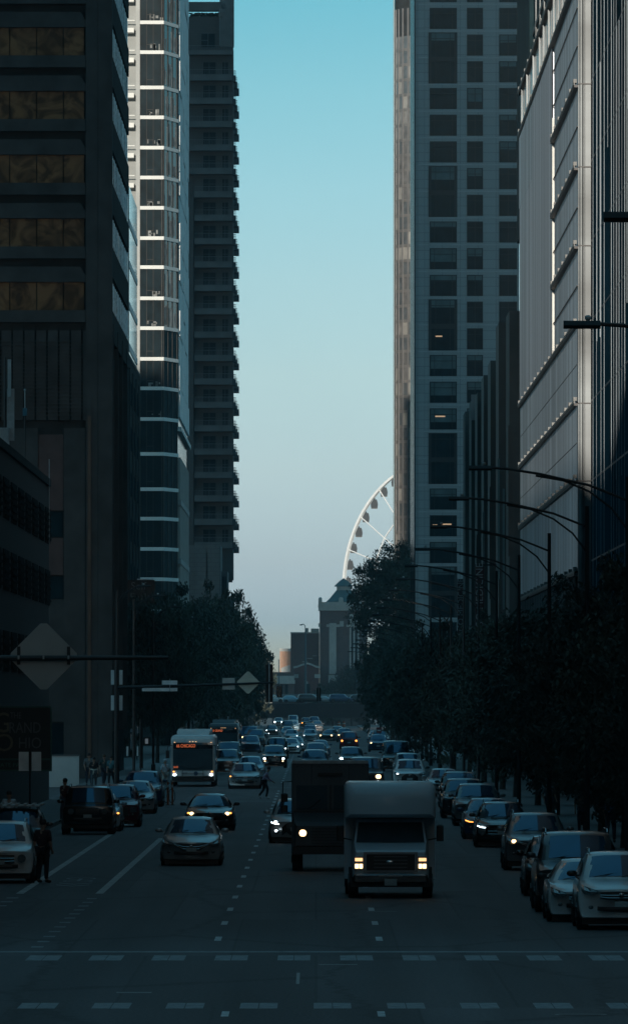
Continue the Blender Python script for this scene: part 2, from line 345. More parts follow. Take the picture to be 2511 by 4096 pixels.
bx('pilaster', mat('bronze pilaster', (.06,.045,.036), .45, .3, noise=.3, amt=.4), t, (px(211,Yn), px(219,Yn), Yn-.12, Yn-.003, 0, pz(1000,Yn)))
each('side_fin', DK, t, *[(XR-.36, XR+.06, y, y+.5, 3, zl) for y in (Yn+2, Yn+14, Yn+27, Yn+40)])
bx('storefront_glass', GLASSD, t, (px(92,Yn), px(152,Yn), Yn+.42, Yn+.5, .6, 3.5))

# ------ parking building, near left, with its sign --------------------------------------------
t = bld('parking_building', 'dark brick parking building with louvred openings and rooftop antennas on the left', 'building')
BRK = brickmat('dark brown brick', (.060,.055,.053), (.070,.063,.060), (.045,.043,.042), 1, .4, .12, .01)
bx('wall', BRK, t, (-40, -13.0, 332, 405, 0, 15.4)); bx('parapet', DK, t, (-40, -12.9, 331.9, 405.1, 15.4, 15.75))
for z in (6.2, 9.6, 12.6):
    for y in range(336, 402, 9):
        bx('louvre', DK2, t, (-13.04, -12.95, y, y+6.5, z, z+1.7), *[(-12.95, -12.90, y+.1, y+6.4, z+.15+.3*k, z+.28+.3*k) for k in range(5)])
bx('downpipe', ALU, t, (px(118,403), px(120,403), 402.6, 402.8, pz(1310,403), pz(1105,403)))
a = thing('rooftop_antenna', 'pale cell antenna panels on a mast on the parking building roof', 'antenna', (0,0,0))
g = MB(); g.tube([(px(12,386),386,15.6),(px(12,386),386,pz(860,386))], .05); g.build('mast', DARKM, a)
bx('antenna_panel', WHITEP, a, (px(19,386), px(27,386), 385.6, 385.9, pz(955,386), pz(865,386))); bx('antenna_panel', ALU, a, (px(17,386), px(34,386), 385.95, 386.3, pz(1060,386), pz(935,386)))
bx('equipment_cabinet', ALU, a, (px(0,386), px(22,386), 385.2, 386.4, 15.76, pz(1030,386)))
a = thing('whip_antenna', 'thin antenna with a ball tip and blue base box on the roof', 'antenna', (0,0,0))
g = MB(); g.tube([(px(60,395),395,pz(985,395)),(px(60,395),395,pz(940,395))], .025); g.ball((px(60,395),395,pz(938,395)), .06); g.build('whip', ALU, a)
bx('base_box', mat('blue plastic', (.05,.18,.24), .5, noise=4, amt=.1), a, (px(55,395), px(65,395), 394.8, 395.1, pz(1000,395), pz(982,395)))
g = MB(); g.tube([(px(60,395),395,15.75),(px(60,395),395,pz(1000,395))], .035); g.build('mast', DARKM, a)
SG = mat('dark sign face', (.012,.016,.017), .5, noise=3, amt=.2); SGG = mat('green sign trim', (.03,.10,.08), .5, noise=4, amt=.2); TAN = mat('tan letters', (.16,.13,.08), .6, noise=6, amt=.2); GLET = mat('grey letters', (.12,.12,.12), .6, noise=6, amt=.2)
a = thing('parking_sign', 'dark green framed wall sign lettered THE GRAND OHIO PRIVATE PARKING', 'sign', (0,0,0)); Y = 331.0
sx0, sx1 = px(-60,Y), px(124,Y)
bx('panel', SG, a, (sx0, sx1, Y, Y+.18, pz(1853,Y), pz(1702,Y)))
g = MB()
for (p0, p1, q0, q1) in ((-60,124,1700,1704),(-60,124,1826,1830),(-60,124,1853,1857)): g.box(px(p0,Y), px(p1,Y), Y-.03, Y+.05, pz(q1,Y), pz(q0,Y))
g.box(px(121,Y), px(125,Y), Y-.04, Y+.06, pz(1857,Y), pz(1700,Y)); g.build('frame', SGG, a)
text('lettering', 'THE', .36, GLET, a, (px(38,Y), Y-.02, pz(1723,Y)), sx=.7)
text('lettering', 'G', 1.15, TAN, a, (px(5,Y), Y-.02, pz(1742,Y)), sx=.8); text('lettering', 'RAND', .62, GLET, a, (px(60,Y), Y-.02, pz(1753,Y)), sx=.75)
text('lettering', 'O', 1.0, TAN, a, (px(10,Y), Y-.02, pz(1790,Y)), sx=1.0); text('lettering', 'HIO', .62, GLET, a, (px(72,Y), Y-.02, pz(1790,Y)), sx=.85)
text('lettering', 'PRIVATE PARKING', .24, mat('green letters', (.05,.15,.11), .6, noise=5, amt=.2), a, (px(32,Y), Y-.02, pz(1842,Y)), sx=1.0)
bx('bracket', DARKM, a, (-13.2, sx1-.6, Y+.19, Y+.9, 4.2, 4.4), (-13.2, sx1-.6, Y+.19, Y+.9, 2.6, 2.8))

# ------ low pale wall and far block at the open lot ---------------------------------------------
t = bld('boundary_wall', 'pale rendered low wall behind the car in the open lot on the left', 'wall')
bx('wall_face', mat('pale render', (.55,.55,.53), .8, noise=.35, amt=.22), t, (px(60,478), px(190,478), 478, 478.4, -.02, pz(1820,478)))
bx('coping', CONC, t, (px(60,478)-.02, px(190,478)+.05, 477.95, 478.45, pz(1820,478), pz(1820,478)+.08))

# ------ low dark block and mirror glass block between dark tower and white tower ----------------
t = bld('low_dark_building', 'narrow dark building with a flat roof between the dark tower and the white tower')
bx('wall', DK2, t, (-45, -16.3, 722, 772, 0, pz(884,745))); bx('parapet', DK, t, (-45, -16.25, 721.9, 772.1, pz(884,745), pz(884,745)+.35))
bx('storefront_glass', GLASSD, t, (-16.29, -16.23, 724, 770, .5, 4)); each('pier', DK, t, *[(-16.28, -16.15, y, y+.6, 0, 34) for y in (724, 737, 750, 762)])
for z in range(7, 34, 4): each('window', mat('matt dark glazing', (.012,.02,.025), .7, spec=.0, noise=1, amt=.3), t, *[(-16.29, -16.25, y, y+10, z, z+2) for y in (726, 739, 751)])
t = bld('mirror_glass_building', 'sliver of mirror glass building reflecting pale sky beside the dark tower')
MIR = mat('mirror glass', (.30,.38,.42), .05, .85, noise=.2, amt=.1)
bx('wall', ALU, t, (-40, -17.6, 781, 816, 0, pz(455,781)))
for k in range(5):
    z0 = 34 + 3.9*k; bx('window', MIR, t, (-17.62, -17.55, 781.2, 815.8, z0+.7, z0+3.8)); bx('spandrel', ALU, t, (-17.62, -17.5, 781, 816, z0, z0+.66))

# ------ white residential tower with lit floor bands --------------------------------------------
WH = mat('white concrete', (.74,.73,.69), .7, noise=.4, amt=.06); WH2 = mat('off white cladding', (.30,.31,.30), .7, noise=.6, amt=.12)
GLT = mat('tinted tower glass', (.009,.018,.022), .10, 0, spec=.25, noise=.9, amt=.35); CURT = mat('curtains and furniture behind glass', (.20,.20,.19), .8, noise=2.5, amt=.5)
MUL = mat('brown grey mullion', (.07,.065,.06), .7, 0, spec=.08, noise=3, amt=.15)
t = bld('white_residential_tower', 'slim white residential tower with glass corner and white slab bands at the left')
Yw = 905.0; bands = [-95,-22,52,124,209,281,354,426,499,572,642,717,789,863,934,1008,1092,1177,1248,1321,1394,1470]
P0 = (px(337,Yw), Yw); P1 = (px(392,Yw), Yw); P2 = (-15.15, 911.0); P3 = (-15.15, 978.0)
def wallstrip(g, pts, off, z0, z1, th=.25):
    q = [Vector((x, y)) for x, y in pts]; N = []
    for i in range(len(q)):
        d = (q[min(i+1,len(q)-1)] - q[max(i-1,0)]).normalized(); N.append(Vector((d.y, -d.x)))
    for i in range(len(q)-1):
        a, b = q[i] + N[i]*off, q[i+1] + N[i+1]*off; c, d = q[i+1] + N[i+1]*(off-th), q[i] + N[i]*(off-th)
        g.add([(a.x,a.y,z0),(b.x,b.y,z0),(c.x,c.y,z0),(d.x,d.y,z0),(a.x,a.y,z1),(b.x,b.y,z1),(c.x,c.y,z1),(d.x,d.y,z1)], [(0,1,5,4),(1,2,6,5),(2,3,7,6),(3,0,4,7),(4,5,6,7),(0,3,2,1)])
    return g
bx('shade_core', WH2, t, (-47.3, -25, 925, 945, 96.1, 150))  # unseen block added above the core to shade the balcony tower
bx('core', mat('dim interior', (.035,.038,.038), .8, noise=.5, amt=.4), t, (-45, P1[0]-.4, Yw+3.2, 976, 0, 96), (-45, -15.7, 916, 976, 0, 96))
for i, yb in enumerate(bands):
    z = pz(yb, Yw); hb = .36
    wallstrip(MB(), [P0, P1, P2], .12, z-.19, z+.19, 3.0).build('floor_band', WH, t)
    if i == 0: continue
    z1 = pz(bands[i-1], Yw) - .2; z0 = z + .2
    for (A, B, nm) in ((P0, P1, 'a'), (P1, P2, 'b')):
        o = wallstrip(MB(), [A, B], 0, z0, z1, .05).build('window', GLT if i < 13 or nm == 'a' else mat('shaded corner glazing', (.012,.03,.036), .6, spec=.02, noise=.7, amt=.5), t)  # lower corner panes matt and dark, standing in for dark reflections
        fr = [(.02,.03),(.28,.30),(.57,.59),(.93,.97)] if nm == 'a' else [(.03,.08),(.32,.36),(.62,.66),(.93,.98)]
        g = MB()
        for u0, u1 in fr:
            g2 = [(A[0]+(B[0]-A[0])*u, A[1]+(B[1]-A[1])*u) for u in (u0, u1)]; wallstrip(g, g2, .05, z0, z1, .05)
        if nm == 'a': wallstrip(g, [(A[0]+(B[0]-A[0])*u, A[1]) for u in (.30,.57)], .04, z0+.62, z0+.68, .04)
        g.build('frame', MUL, o)
    if i < 17 and i % 3 != 1:       # blinds, chairs and plants seen low behind the panes
        rnd = random.Random(i); g = MB()
        for k in range(5):
            u = rnd.uniform(.30,.9); x = P0[0] + (P1[0]-P0[0])*u; g.box(x, x+rnd.uniform(.08,.35), Yw-.008, Yw-.002, z0+rnd.choice((0,.25)), z0+rnd.uniform(.3,.75))
        g.build('window_furnishing', CURT, t)
    if 1 <= i < 13:
        rnd = random.Random(90+i); g = MB()
        for k in range(6):
            u = rnd.uniform(.05,.85); q = [(P1[0]+(P2[0]-P1[0])*v, P1[1]+(P2[1]-P1[1])*v) for v in (u, u+rnd.uniform(.05,.14))]; wallstrip(g, q, .012, z0+rnd.uniform(0,.3), z0+rnd.uniform(1.2,2.9), .008)
        g.build('curtain', mat('curtains', (.34,.31,.28), .8, noise=1.2, amt=.5), t)
bx('corner_column', mat('grey white cladding', (.40,.40,.38), .7, noise=.6, amt=.12), t, (px(327,Yw), px(336.6,Yw), Yw-.1, Yw+6, 0, 96))
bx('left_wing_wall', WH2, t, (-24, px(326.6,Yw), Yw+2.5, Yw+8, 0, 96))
for i, yb in enumerate(bands[:10]):
    z = pz(yb+12, Yw); bx('balcony', WH, t, (px(300,Yw), px(322,Yw), Yw+.6, Yw+2.45, z-.5, z), (px(300,Yw), px(324,Yw), Yw+.5, Yw+.6, z+.75, z+.85))
# street side of the tower: narrow stacked white panels
rnd = random.Random(5); z = 36.0
while z < 95:
    h = rnd.uniform(2.6,3.6)
    for k in range(5):
        y = 912 + 13.2*k; w = 13.15; MB().box(-15.5, -15.0+.12*rnd.random(), y, y+w, z+.1, z+h).build('side_panel', mat('bright white panel', (.78,.78,.76), .7, noise=.8, amt=.15), t)
    z += h
bx('side_glass', GLT, t, (-15.65, -15.1, 912, 978, 35.0, 96)); bx('soffit', WH, t, (-15.7, -14.7, 911, 979, 34.5, 35.0))
bx('street_glass', GLT, t, (-15.68, -15.18, 912, 976, 0, 34.4))
each('pale_fin', mat('pale stone fin', (.42,.40,.37), .8, noise=.8, amt=.12), t, *[(-15.16, -14.9, 917+7*k, 919.4+7*k, 4, 31.8) for k in range(9)])
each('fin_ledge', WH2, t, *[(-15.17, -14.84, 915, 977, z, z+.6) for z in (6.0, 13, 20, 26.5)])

# ------ balcony tower ---------------------------------------------------------------------------
GB = brickmat('grey brown brick', (.075,.072,.072), (.085,.082,.08), (.06,.06,.06), 1, .8, .3, .02); SL = mat('grey balcony concrete', (.115,.12,.122), .8, noise=.5, amt=.2)
t = bld('balcony_tower', 'grey apartment tower with stacked concrete balconies stepping against the sky on the left')
Yb = 1140.0; sb = F/Yb; xl, xr = px(440,Yb), px(561,Yb)
bx('wall', GB, t, (-18.5, xr, Yb, Yb+8, pz(1395,Yb), pz(112,Yb)), (-18.5, px(561,Yb)-.35, Yb+8.01, Yb+27, pz(1395,Yb), pz(112,Yb)-.5), (-18.5, px(455,Yb), Yb-1.2, Yb, 0, pz(730,Yb)))
RAIL = mat('grey railing', (.16,.165,.17), .6, .3, noise=3, amt=.1)
for k in range(-1, 21):
    zb = pz(194 + 56.3*k, Yb); zt = zb + .85; x0 = px(468, Yb) if k > 4 else px(452, Yb)
    if k < 0: zb = pz(132,Yb); zt = zb + .6
    o = MB().box(x0, px(559,Yb), Yb-1.7, Yb, zb, zt).build('balcony', SL, t)
    g = MB(); g.box(x0, px(559,Yb), Yb-1.68, Yb-1.64, zt+.62, zt+.68)
    for j in range(27): x = x0 + (px(559,Yb)-x0)*j/26; g.box(x-.014, x+.014, Yb-1.67, Yb-1.64, zt, zt+.62)
    g.build('railing', RAIL, o)
    if k >= 0:
        for j, (yo, xo) in enumerate(((.5,-10.98),(11,-10.88),(22,-10.75))):
            zz = zb - .1*j
            o = MB().box(xr-.5, xo, Yb+yo, Yb+yo+3.5, zz, zz+.85).build('side_balcony', SL, t)
            g = MB(); 
            for j2 in range(5): g.box(xr + (xo-xr)*j2/4-.016, xr+(xo-xr)*j2/4+.016, Yb+yo+.02, Yb+yo+.06, zz+.85, zz+1.5)
            g.box(xr, xo, Yb+yo+.01, Yb+yo+.05, zz+1.45, zz+1.52); g.box(xr, xo, Yb+yo+.01, Yb+yo+.05, zz+1.15, zz+1.19); g.build('railing', RAIL, o)
        zw = zt - .3
        for (a_, b_) in ((488,519),(534,549)):
            w = bx('window', GLASSD, t, (px(a_,Yb), px(b_,Yb), Yb-.06, Yb-.002, zw+.3, zw+2.05))
            bx('frame', mat('pale window frame', (.10,.105,.11), .6, noise=5, amt=.1), w, (px(a_,Yb), px(a_,Yb)+.05, Yb-.09, Yb-.061, zw+.3, zw+2.05), (px((a_+b_)/2-.5,Yb), px((a_+b_)/2+.5,Yb), Yb-.09, Yb-.061, zw+.3, zw+2.05), (px(a_,Yb)+.06, px(b_,Yb), Yb-.085, Yb-.062, zw+1.35, zw+1.4))
bx('pier', GB, t, (px(452,Yb), px(466,Yb), Yb-1.75, Yb-.003, 0, pz(475,Yb)))
w = bx('window', GLASSD, t, (px(485,Yb), px(517,Yb), Yb-.06, Yb-.002, pz(112,Yb), pz(77,Yb)))
bx('frame', MATS['pale window frame'], w, (px(485,Yb), px(517,Yb), Yb-.1, Yb-.061, pz(79,Yb), pz(77,Yb)), (px(500,Yb), px(501.5,Yb), Yb-.1, Yb-.061, pz(112,Yb), pz(79.2,Yb)), (px(485,Yb), px(499.8,Yb), Yb-.095, Yb-.062, pz(96,Yb), pz(94.5,Yb)))
bx('penthouse_wall', GB, t, (-18.5, px(530,Yb), Yb+.1, Yb+6, pz(111.9,Yb), pz(38,Yb)))
bx('roof_beam', SL, t, (-18.5, px(533,Yb), Yb-.3, Yb+2, pz(24,Yb), pz(3,Yb)), (px(526,Yb), px(533,Yb), Yb-.29, Yb+2, pz(38,Yb), pz(24.1,Yb)))
g = MB()
for k in range(9): g.box(px(528+4*k,Yb), px(530.6+4*k,Yb), Yb-1.0+.3*k, Yb-.7+.3*k, pz(110,Yb), pz((20 if k<4 else -30)+8*k*0,Yb))
g.box(px(528,Yb), px(563,Yb), Yb+1.9, Yb+2.3, pz(110,Yb), pz(-30,Yb)); g.build('louvred_screen', mat('blue grey metal screen', (.16,.19,.20), .5, .4, noise=1, amt=.2), t)
g = MB()                         # leafy planting on the roof terrace
rnd = random.Random(3)
for k in range(500):
    x = px(rnd.uniform(455,528),Yb); z = pz(rnd.uniform(28,40),Yb); q = Vector((x, Yb+rnd.uniform(.5,3), z)); n = Vector((rnd.gauss(0,1),rnd.gauss(0,1),rnd.gauss(0,1))).normalized(); u = n.orthogonal()*.12; w_ = n.cross(u)
    g.add([q-u, q+w_, q+u, q-w_], [(0,1,2,3)])
tag(g.build('roof_garden_shrubs', LEAFM[0]), 'leafy shrubs on the roof terrace of the balcony tower', 'shrubs', kind='stuff')
t2 = bld('stone_podium_building', 'pale grey stone building rising behind the left trees below the balcony tower')
STN = brickmat('grey ashlar', (.14,.14,.14), (.155,.155,.152), (.10,.10,.10), 1, 1.2, .6, .03)
Yp = 1110.0
bx('wall', STN, t2, (px(440,Yp), px(531,Yp), Yp, Yp+20, 0, pz(1312,Yp))); each('pier', STN, t2, (px(500,Yp), px(529,Yp), Yp-.4, Yp-.003, 0, pz(1305,Yp)), (px(470,Yp), px(496,Yp), Yp-.3, Yp-.004, 0, pz(1328,Yp)))
bx('annex_wall', SL, t2, (px(531.5,Yp), px(545,Yp), Yp+10, Yp+30, 0, pz(1372,Yp)), (px(540,Yp), px(557,Yp), Yp+30.1, Yp+45, 0, pz(1428,Yp)))
each('window', GLASSD, t2, *[(px(533+3.5*k,Yp), px(535+3.5*k,Yp), Yp+9.9, Yp+9.99, 8, pz(1385,Yp)) for k in range(3)])
# ------ right side: stone residential tower ------------------------------------------------------
STONE = brickmat('blue grey limestone panels', (.34,.35,.355), (.37,.38,.385), (.22,.23,.24), 1, 2.2, 1.1, .035, swap=False)
SILL = mat('pale stone course', (.42,.43,.435), .8, noise=.7, amt=.1); WF = mat('dark bronze window frame', (.025,.028,.03), .5, .3, noise=3, amt=.15)
BLIND = mat('grey blind', (.10,.14,.145), .7, noise=.8, amt=.25)
Yt = 1025.0; st = F/Yt
t = bld('stone_residential_tower', 'tall blue grey stone tower with three columns of square windows on the right')
bx('wall', STONE, t, (px(1000,Yt)+.3, px(1249,Yt), Yt, Yt+44, 0, pz(-420,Yt)))
bx('corner_chamfer', STONE, t, (px(1000,Yt), px(1000,Yt)+.297, Yt+.25, Yt+45.5, 0, pz(-420,Yt)))
for k in range(7): MB().box(px(1000,Yt)-.16, px(1000,Yt)-.003, Yt+3+6.2*k, Yt+5.5+6.2*k, 5, 118).build('bay_window', GLASSD, t)
rnd = random.Random(12)
for k in range(-6, 25):
    top = 17 + 64.35*k
    if top < -130 or top > 1690: continue
    cols = [(1123.5,1162),(1201,1244)]
    if k % 5 in (1,): cols.append((1031,1100,'big'))
    elif k % 5 != 2: cols.append((1034,1099))
    for c in cols:
        x0, x1 = px(c[0],Yt), px(c[1],Yt); z1 = pz(top-(5 if len(c)>2 else 0),Yt); z0 = pz(top+(118 if len(c)>2 else 51),Yt)
        g = MB(); fd = .07
        o = MB().box(x0, x1, Yt-.02, Yt-.004, z0, z1).build('window', GLASSD, t)
        fr = [(x0,x0+fd),(x1-fd,x1)]; mid = (x0+x1)/2
        if c[1]-c[0] < 60: fr.append((mid-.045,mid+.045))
        else: fr += [(x0+.55,x0+.61),(x1-.61,x1-.55)]
        if len(c) > 2: fr[0] = (x0,x0+.35); fr[1] = (x1-.35,x1); fr[2] = (x0+.85,x0+.91); fr[3] = (x1-.91,x1-.85)
        for a_, b_ in fr: g.box(a_, b_, Yt-.10, Yt-.021, z0, z1)
        g.box(x0+.001, x1-.001, Yt-.095, Yt-.022, z1-.1, z1-.001); g.box(x0+.001, x1-.001, Yt-.09, Yt-.022, z1-.78, z1-.71)
        if len(c) > 2: g.box(x0+.002, x1-.002, Yt-.12, Yt-.023, (z0+z1)/2-.45, (z0+z1)/2+.15)
        g.build('frame', WF, o)
        if rnd.random() < .55:
            h = rnd.choice((.55,.9,1.6)); MB().box(x0+.12, x1-.12, Yt-.0345, Yt-.0205, z1-h-.1, z1-.1).build('blind', BLIND, o)
    MB().box(px(1000,Yt)+.3, px(1249,Yt)+.02, Yt-.05, Yt-.003, pz(top+57.5,Yt), pz(top+54.5,Yt)).build('string_course', SILL, t)
WARM = mat('lit ceiling lamp', (1,.7,.4), .4, emit=(1,.55,.30), es=.45, noise=2, amt=.1)
for (xa, xb, yy) in ((1047,1072,808),(1047,1071,1001),(1041,1060,1263),(1062,1086,1261)): MB().box(px(xa,Yt), px(xb-(8 if yy in (808,1263) else 0),Yt), Yt-.05, Yt-.036, pz(yy+2,Yt), pz(yy-1,Yt)).build('ceiling_light', WARM, t)
# ------ rounded tower behind --------------------------------------------------------------------
t = bld('rounded_glass_tower', 'rounded tower with beige mullions and warm curtained windows behind the stone tower')
BEI = mat('beige metal mullion', (.22,.21,.205), .5, .2, noise=1, amt=.15); Yr = 1400.0
rc = (px(949.5,Yr)+9.0, Yr+9.0)
def arc(a, r): return (rc[0] - math.cos(a)*r, rc[1] - math.sin(a)*r)
GA = [mat('warm curtained glass', (.22,.205,.19), .3, noise=.8, amt=.35), mat('grey tower glass', (.11,.12,.125), .15, noise=.8, amt=.3), mat('brown grey tower glass', (.15,.145,.14), .25, noise=.8, amt=.3), mat('pale blind behind glass', (.33,.31,.28), .6, noise=.9, amt=.15)]
g = MB(); n = 16; angs = [R(-20) + R(150)*k/n for k in range(n+1)]
g.rings([[(*arc(2*math.pi*k/32, 8.9), z) for k in range(32)] for z in (0, 140)]); g.build('core', DK2, t, True)
rnd = random.Random(4)
def arcbox(g, a0, a1, r0, r1, z0, z1, n=1):
    for i in range(n):
        u, v = a0+(a1-a0)*i/n, a0+(a1-a0)*(i+1)/n; P = [arc(u,r1), arc(v,r1), arc(v,r0), arc(u,r0)]
        g.rings([[(*p, z0) for p in P], [(*p, z1) for p in P]])
for fl in range(9, 46):
    z = 2.55*fl
    g = MB(); arcbox(g, R(-20), R(95), 8.9, 9.02, z, z+.5, 14); g.build('floor_band', mat('beige spandrel', (.17,.16,.15), .5, noise=.7, amt=.2), t)
for a in range(12):
    a0 = R(-14 + 9.3*a); b0 = a0 + R(9.3)
    g = MB(); arcbox(g, a0-.012, a0+.012, 8.9, 9.1, 0, 122); g.build('mullion', BEI, t)
    for m_ in range(3): pass
g4 = [MB() for _ in GA]
for fl in range(12, 46):
    for a in range(11):
        a0 = R(-14 + 9.3*a)+.013; arcbox(g4[rnd.choice((0,1,1,2,2,3))], a0, a0+R(9.3)-.026, 8.905, 8.96, 2.55*fl+.51, 2.55*fl+2.54)
for g, m, nm in zip(g4, GA, ('window','window','window','window')):
    o = g.build(nm, m, t); o['kind'] = 'stuff'
bx('edge_pier', mat('dark blue steel', (.05,.075,.085), .4, .5, noise=1, amt=.2), t, (rc[0]-9.14, rc[0]-8.95, rc[1]-1.2, rc[1]+1.2, 0, 125))

# ------ dark hospital building with stepped bays and banners -------------------------------------
t = bld('stepped_dark_building', 'dark green grey building with stepped vertical bays beside the steel facade')
DG = mat('dark green grey panels', (.060,.072,.070), .6, noise=.5, amt=.25); DBR = mat('dark brown panels', (.075,.068,.066), .6, noise=.5, amt=.2); PV = mat('pale vertical panel', (.13,.19,.20), .5, noise=.5, amt=.15)
bx('wall', DG, t, (13.0, 45, 508, 690, 0, 27.5))
for i, (Y, yt) in enumerate(((674,990),(647,962),(623,944),(599,902),(576,867),(550,775),(520,747))):
    bx('bay', DBR if i > 4 else DG, t, (12.1, 13.6+.02*i, Y, Y+9, 0, pz(yt,Y)))
    bx('pier', DG, t, (12.3, 12.98, Y+14, Y+16, 0, 27.2)); 
    if i > 1: each('panel_strip', PV if i % 2 else DBR, t, (12.03, 12.07+.1, Y-.06, Y-.004, 8+i, 15+i*1.2), (12.35, 12.5, Y-.05, Y-.003, 11, 19))
    each('window', GLASSD, t, *[(12.22, 12.9, Y-.04, Y-.002, z, z+1.8) for z in (2.2,)])
bx('pink_panel', mat('pink grey panel', (.28,.24,.235), .8, noise=1, amt=.1), t, (px(1134,646), px(1148,646), 646.8, 646.9, pz(1010,646), pz(948,646)))
BAN = mat('maroon banner', (.060,.022,.026), .8, noise=1.5, amt=.2); BTX = mat('banner letters', (.30,.32,.33), .7, noise=6, amt=.1)
for (xc, Y, y0, y1, w, lab) in ((1108,690,1398,1590,17,'tall maroon banner reading UCHICAGO MEDICINE, the lower one nearer the street'),(1153,560,1363,1600,22,'tall maroon banner reading UCHICAGO MEDICINE, the higher one nearer the steel facade')):
    a = thing('wall_banner', lab, 'banner', (0,0,0), 0, 'banners along the dark building')
    bx('cloth', BAN, a, (px(xc-w/2,Y), px(xc+w/2,Y), Y-2.0, Y-1.96, pz(y1,Y), pz(y0,Y)))
    bx('bracket', BLACKM, a, (px(xc-w/2,Y), 13, Y-2.01, Y-1.94, pz(y0,Y), pz(y0,Y)+.12), (px(xc-w/2,Y), 13, Y-2.01, Y-1.94, pz(y1,Y)-.12, pz(y1,Y)))
    h = pz(y0,Y)-pz(y1,Y); o = text('lettering', 'UCHICAGO MEDICINE', h*.105, BTX, a, (px(xc,Y), Y-2.02, (pz(y0,Y)+pz(y1,Y))/2), sx=1.0)
    o.rotation_euler = (R(90), R(-90), 0)

# ------ fluted steel building --------------------------------------------------------------------
def steel(name, col, rough):
    m = mat(name, col, rough, .75, noise=.9, amt=.3, stretch=(1, .5, .02)); return m  # stretched noise paints soft streaky reflections into the panel colour
STL = steel('fluted steel panel', (.52,.56,.60), .42); STL.node_tree.nodes['Map Range'].inputs['To Min'].default_value = .6; STL.node_tree.nodes['Map Range'].inputs['To Max'].default_value = 1.35; STC = mat('smooth steel with painted glints', (.10,.11,.115), .42, .3, noise=.22, amt=.75, stretch=(.1,.1,1)); STD = mat('dark steel ledge', (.055,.052,.052), .5, .4, noise=1, amt=.2)  # strong noise in the column steel paints reflected bright spots
STL2 = steel('dull steel panel', (.56,.58,.62), .45); STL2.node_tree.nodes['Map Range'].inputs['To Min'].default_value = .6; STL2.node_tree.nodes['Map Range'].inputs['To Max'].default_value = 1.25
t = bld('steel_facade_building', 'fluted stainless steel building with thin ledges rising to the top right')
XS = 12.3
bx('wall', DK2, t, (13.2, 45, 390.3, 500, 0, 41.5))
def flutes(name, X, y0, y1, z0, z1, m, pitch=.62, amp=.014, seed=1):
    rnd = random.Random(seed); r0 = []; y = y0; out = False; a = 0
    while y < y1:
        r0.append((X - a, y)); y += pitch*rnd.uniform(.35,.65) if not out else pitch*rnd.uniform(.35,.65); out = not out; a = amp*rnd.uniform(.5,1.6) if out else 0
    r0.append((X, y1)); g = MB(); g.grid([[(x, y, z0) for x, y in r0], [(x, y, z1) for x, y in r0]])
    g.box(X+.06, X+.2, y0, y1, z0, z1); o = g.build(name, m, t); return o
LEDG = [39.0, 34.0, 30.1, 26.4, 22.7, 19.0, 15.35]
zs = LEDG
flutes('steel_panel', XS-.05, 431.2, 500, 22.75, 38.9, STL2, .8, .022, 3)
flutes('steel_panel', XS-.06, 471, 500, 34.6, 38.85, STL, .5, .02, 4)
for i in range(len(zs)-1):
    flutes('steel_panel', XS+.06 if zs[i] > 23 else XS, 390.6, 431 if zs[i] > 23 else 500, zs[i+1]+.05, zs[i]-.1, STL, .7, .013, 10+i)
flutes('steel_panel', XS, 390.6, 500, 11.2, 15.2, STL, .5, .02, 30)
for z, y1 in ((39.0,500),(34.0,431),(30.1,431),(26.4,431),(22.7,500),(19.0,500),(15.35,500),(11.0,500),(41.55,500)):
    n = 7 if y1 < 450 else 16
    o = bx('ledge', STD, t, (XS-.15, XS+.1, 391, y1, z-.13, z-.02))
    g = MB(); g.box(XS-.17, XS-.12, 391.05, y1-.05, z-.019, z+.1)
    for k in range(n): y = 391.3 + (y1-393)*k/(n-1) ; g.box(XS-.18, XS-.02, y, y+.9, z+.101, z+.28)
    g.build('bracket', mat('ledge bracket', (.13,.13,.125), .5, .2, noise=2, amt=.3), o)
for z in (37.6,35.8,32,28.2,24.5,20.8,17.1): bx('panel_joint', STD, t, (XS-.02, XS+.03, 391, 431 if z > 23 else 500, z, z+.035))
bx('edge_strip', mat('polished steel edge', (.42,.41,.38), .45, .2, noise=.5, amt=.1), t, (XS-.055, XS+.118, 430.6, 431.0, 22.75, 35.2))
for k, (x0, x1) in enumerate(((12.31,12.60),(12.625,12.9))):
    g = MB(); g.box(x0, x1, 389.9, 390.4, 0, 60); 
    g.build('corner_column', STC, t)
g = MB(); rr = []
for k in range(9): a = math.pi*k/8; rr.append((12.455 - .10*math.cos(a), 389.9 - .05*math.sin(a)))
g.grid([[(x, y, 3) for x, y in rr], [(x, y, 60) for x, y in rr]]); g.build('round_pilaster', STC, t, True)
for z in zs+[44.0]: MB().box(12.3, 12.92, 389.82, 389.88, z-.08, z-.03).build('column_joint', STD, t)
bx('parapet_glass', GLASSD, t, (XS+.02, XS+.1, 391, 500, 39.05, 41.4))
each('parapet_fin', STC, t, *[(XS-.10, XS+.0, y, y+.3, 39.4, 41.38) for y in (393,396,399,404,407,413,420,428,437,447,455,468,482,494)])
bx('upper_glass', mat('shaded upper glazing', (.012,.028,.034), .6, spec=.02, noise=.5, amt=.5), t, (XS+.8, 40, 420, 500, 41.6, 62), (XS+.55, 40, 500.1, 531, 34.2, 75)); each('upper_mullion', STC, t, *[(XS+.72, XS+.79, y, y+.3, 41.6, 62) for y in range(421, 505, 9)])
for z in range(45, 62, 4): bx('upper_band', STD, t, (XS+.73, XS+.785, 420, 505, z, z+.3))
each('window', GLASSD, t, *[(XS-.03, XS+.01, y, y+5.5, 4.5, 10.4) for y in range(393, 498, 7)])
each('ground_floor_mullion', STC, t, *[(XS-.14, XS-.05, y, y+.35, 1, 10.8) for y in [392+3.5*k+(k%3)*.4 for k in range(30)]])
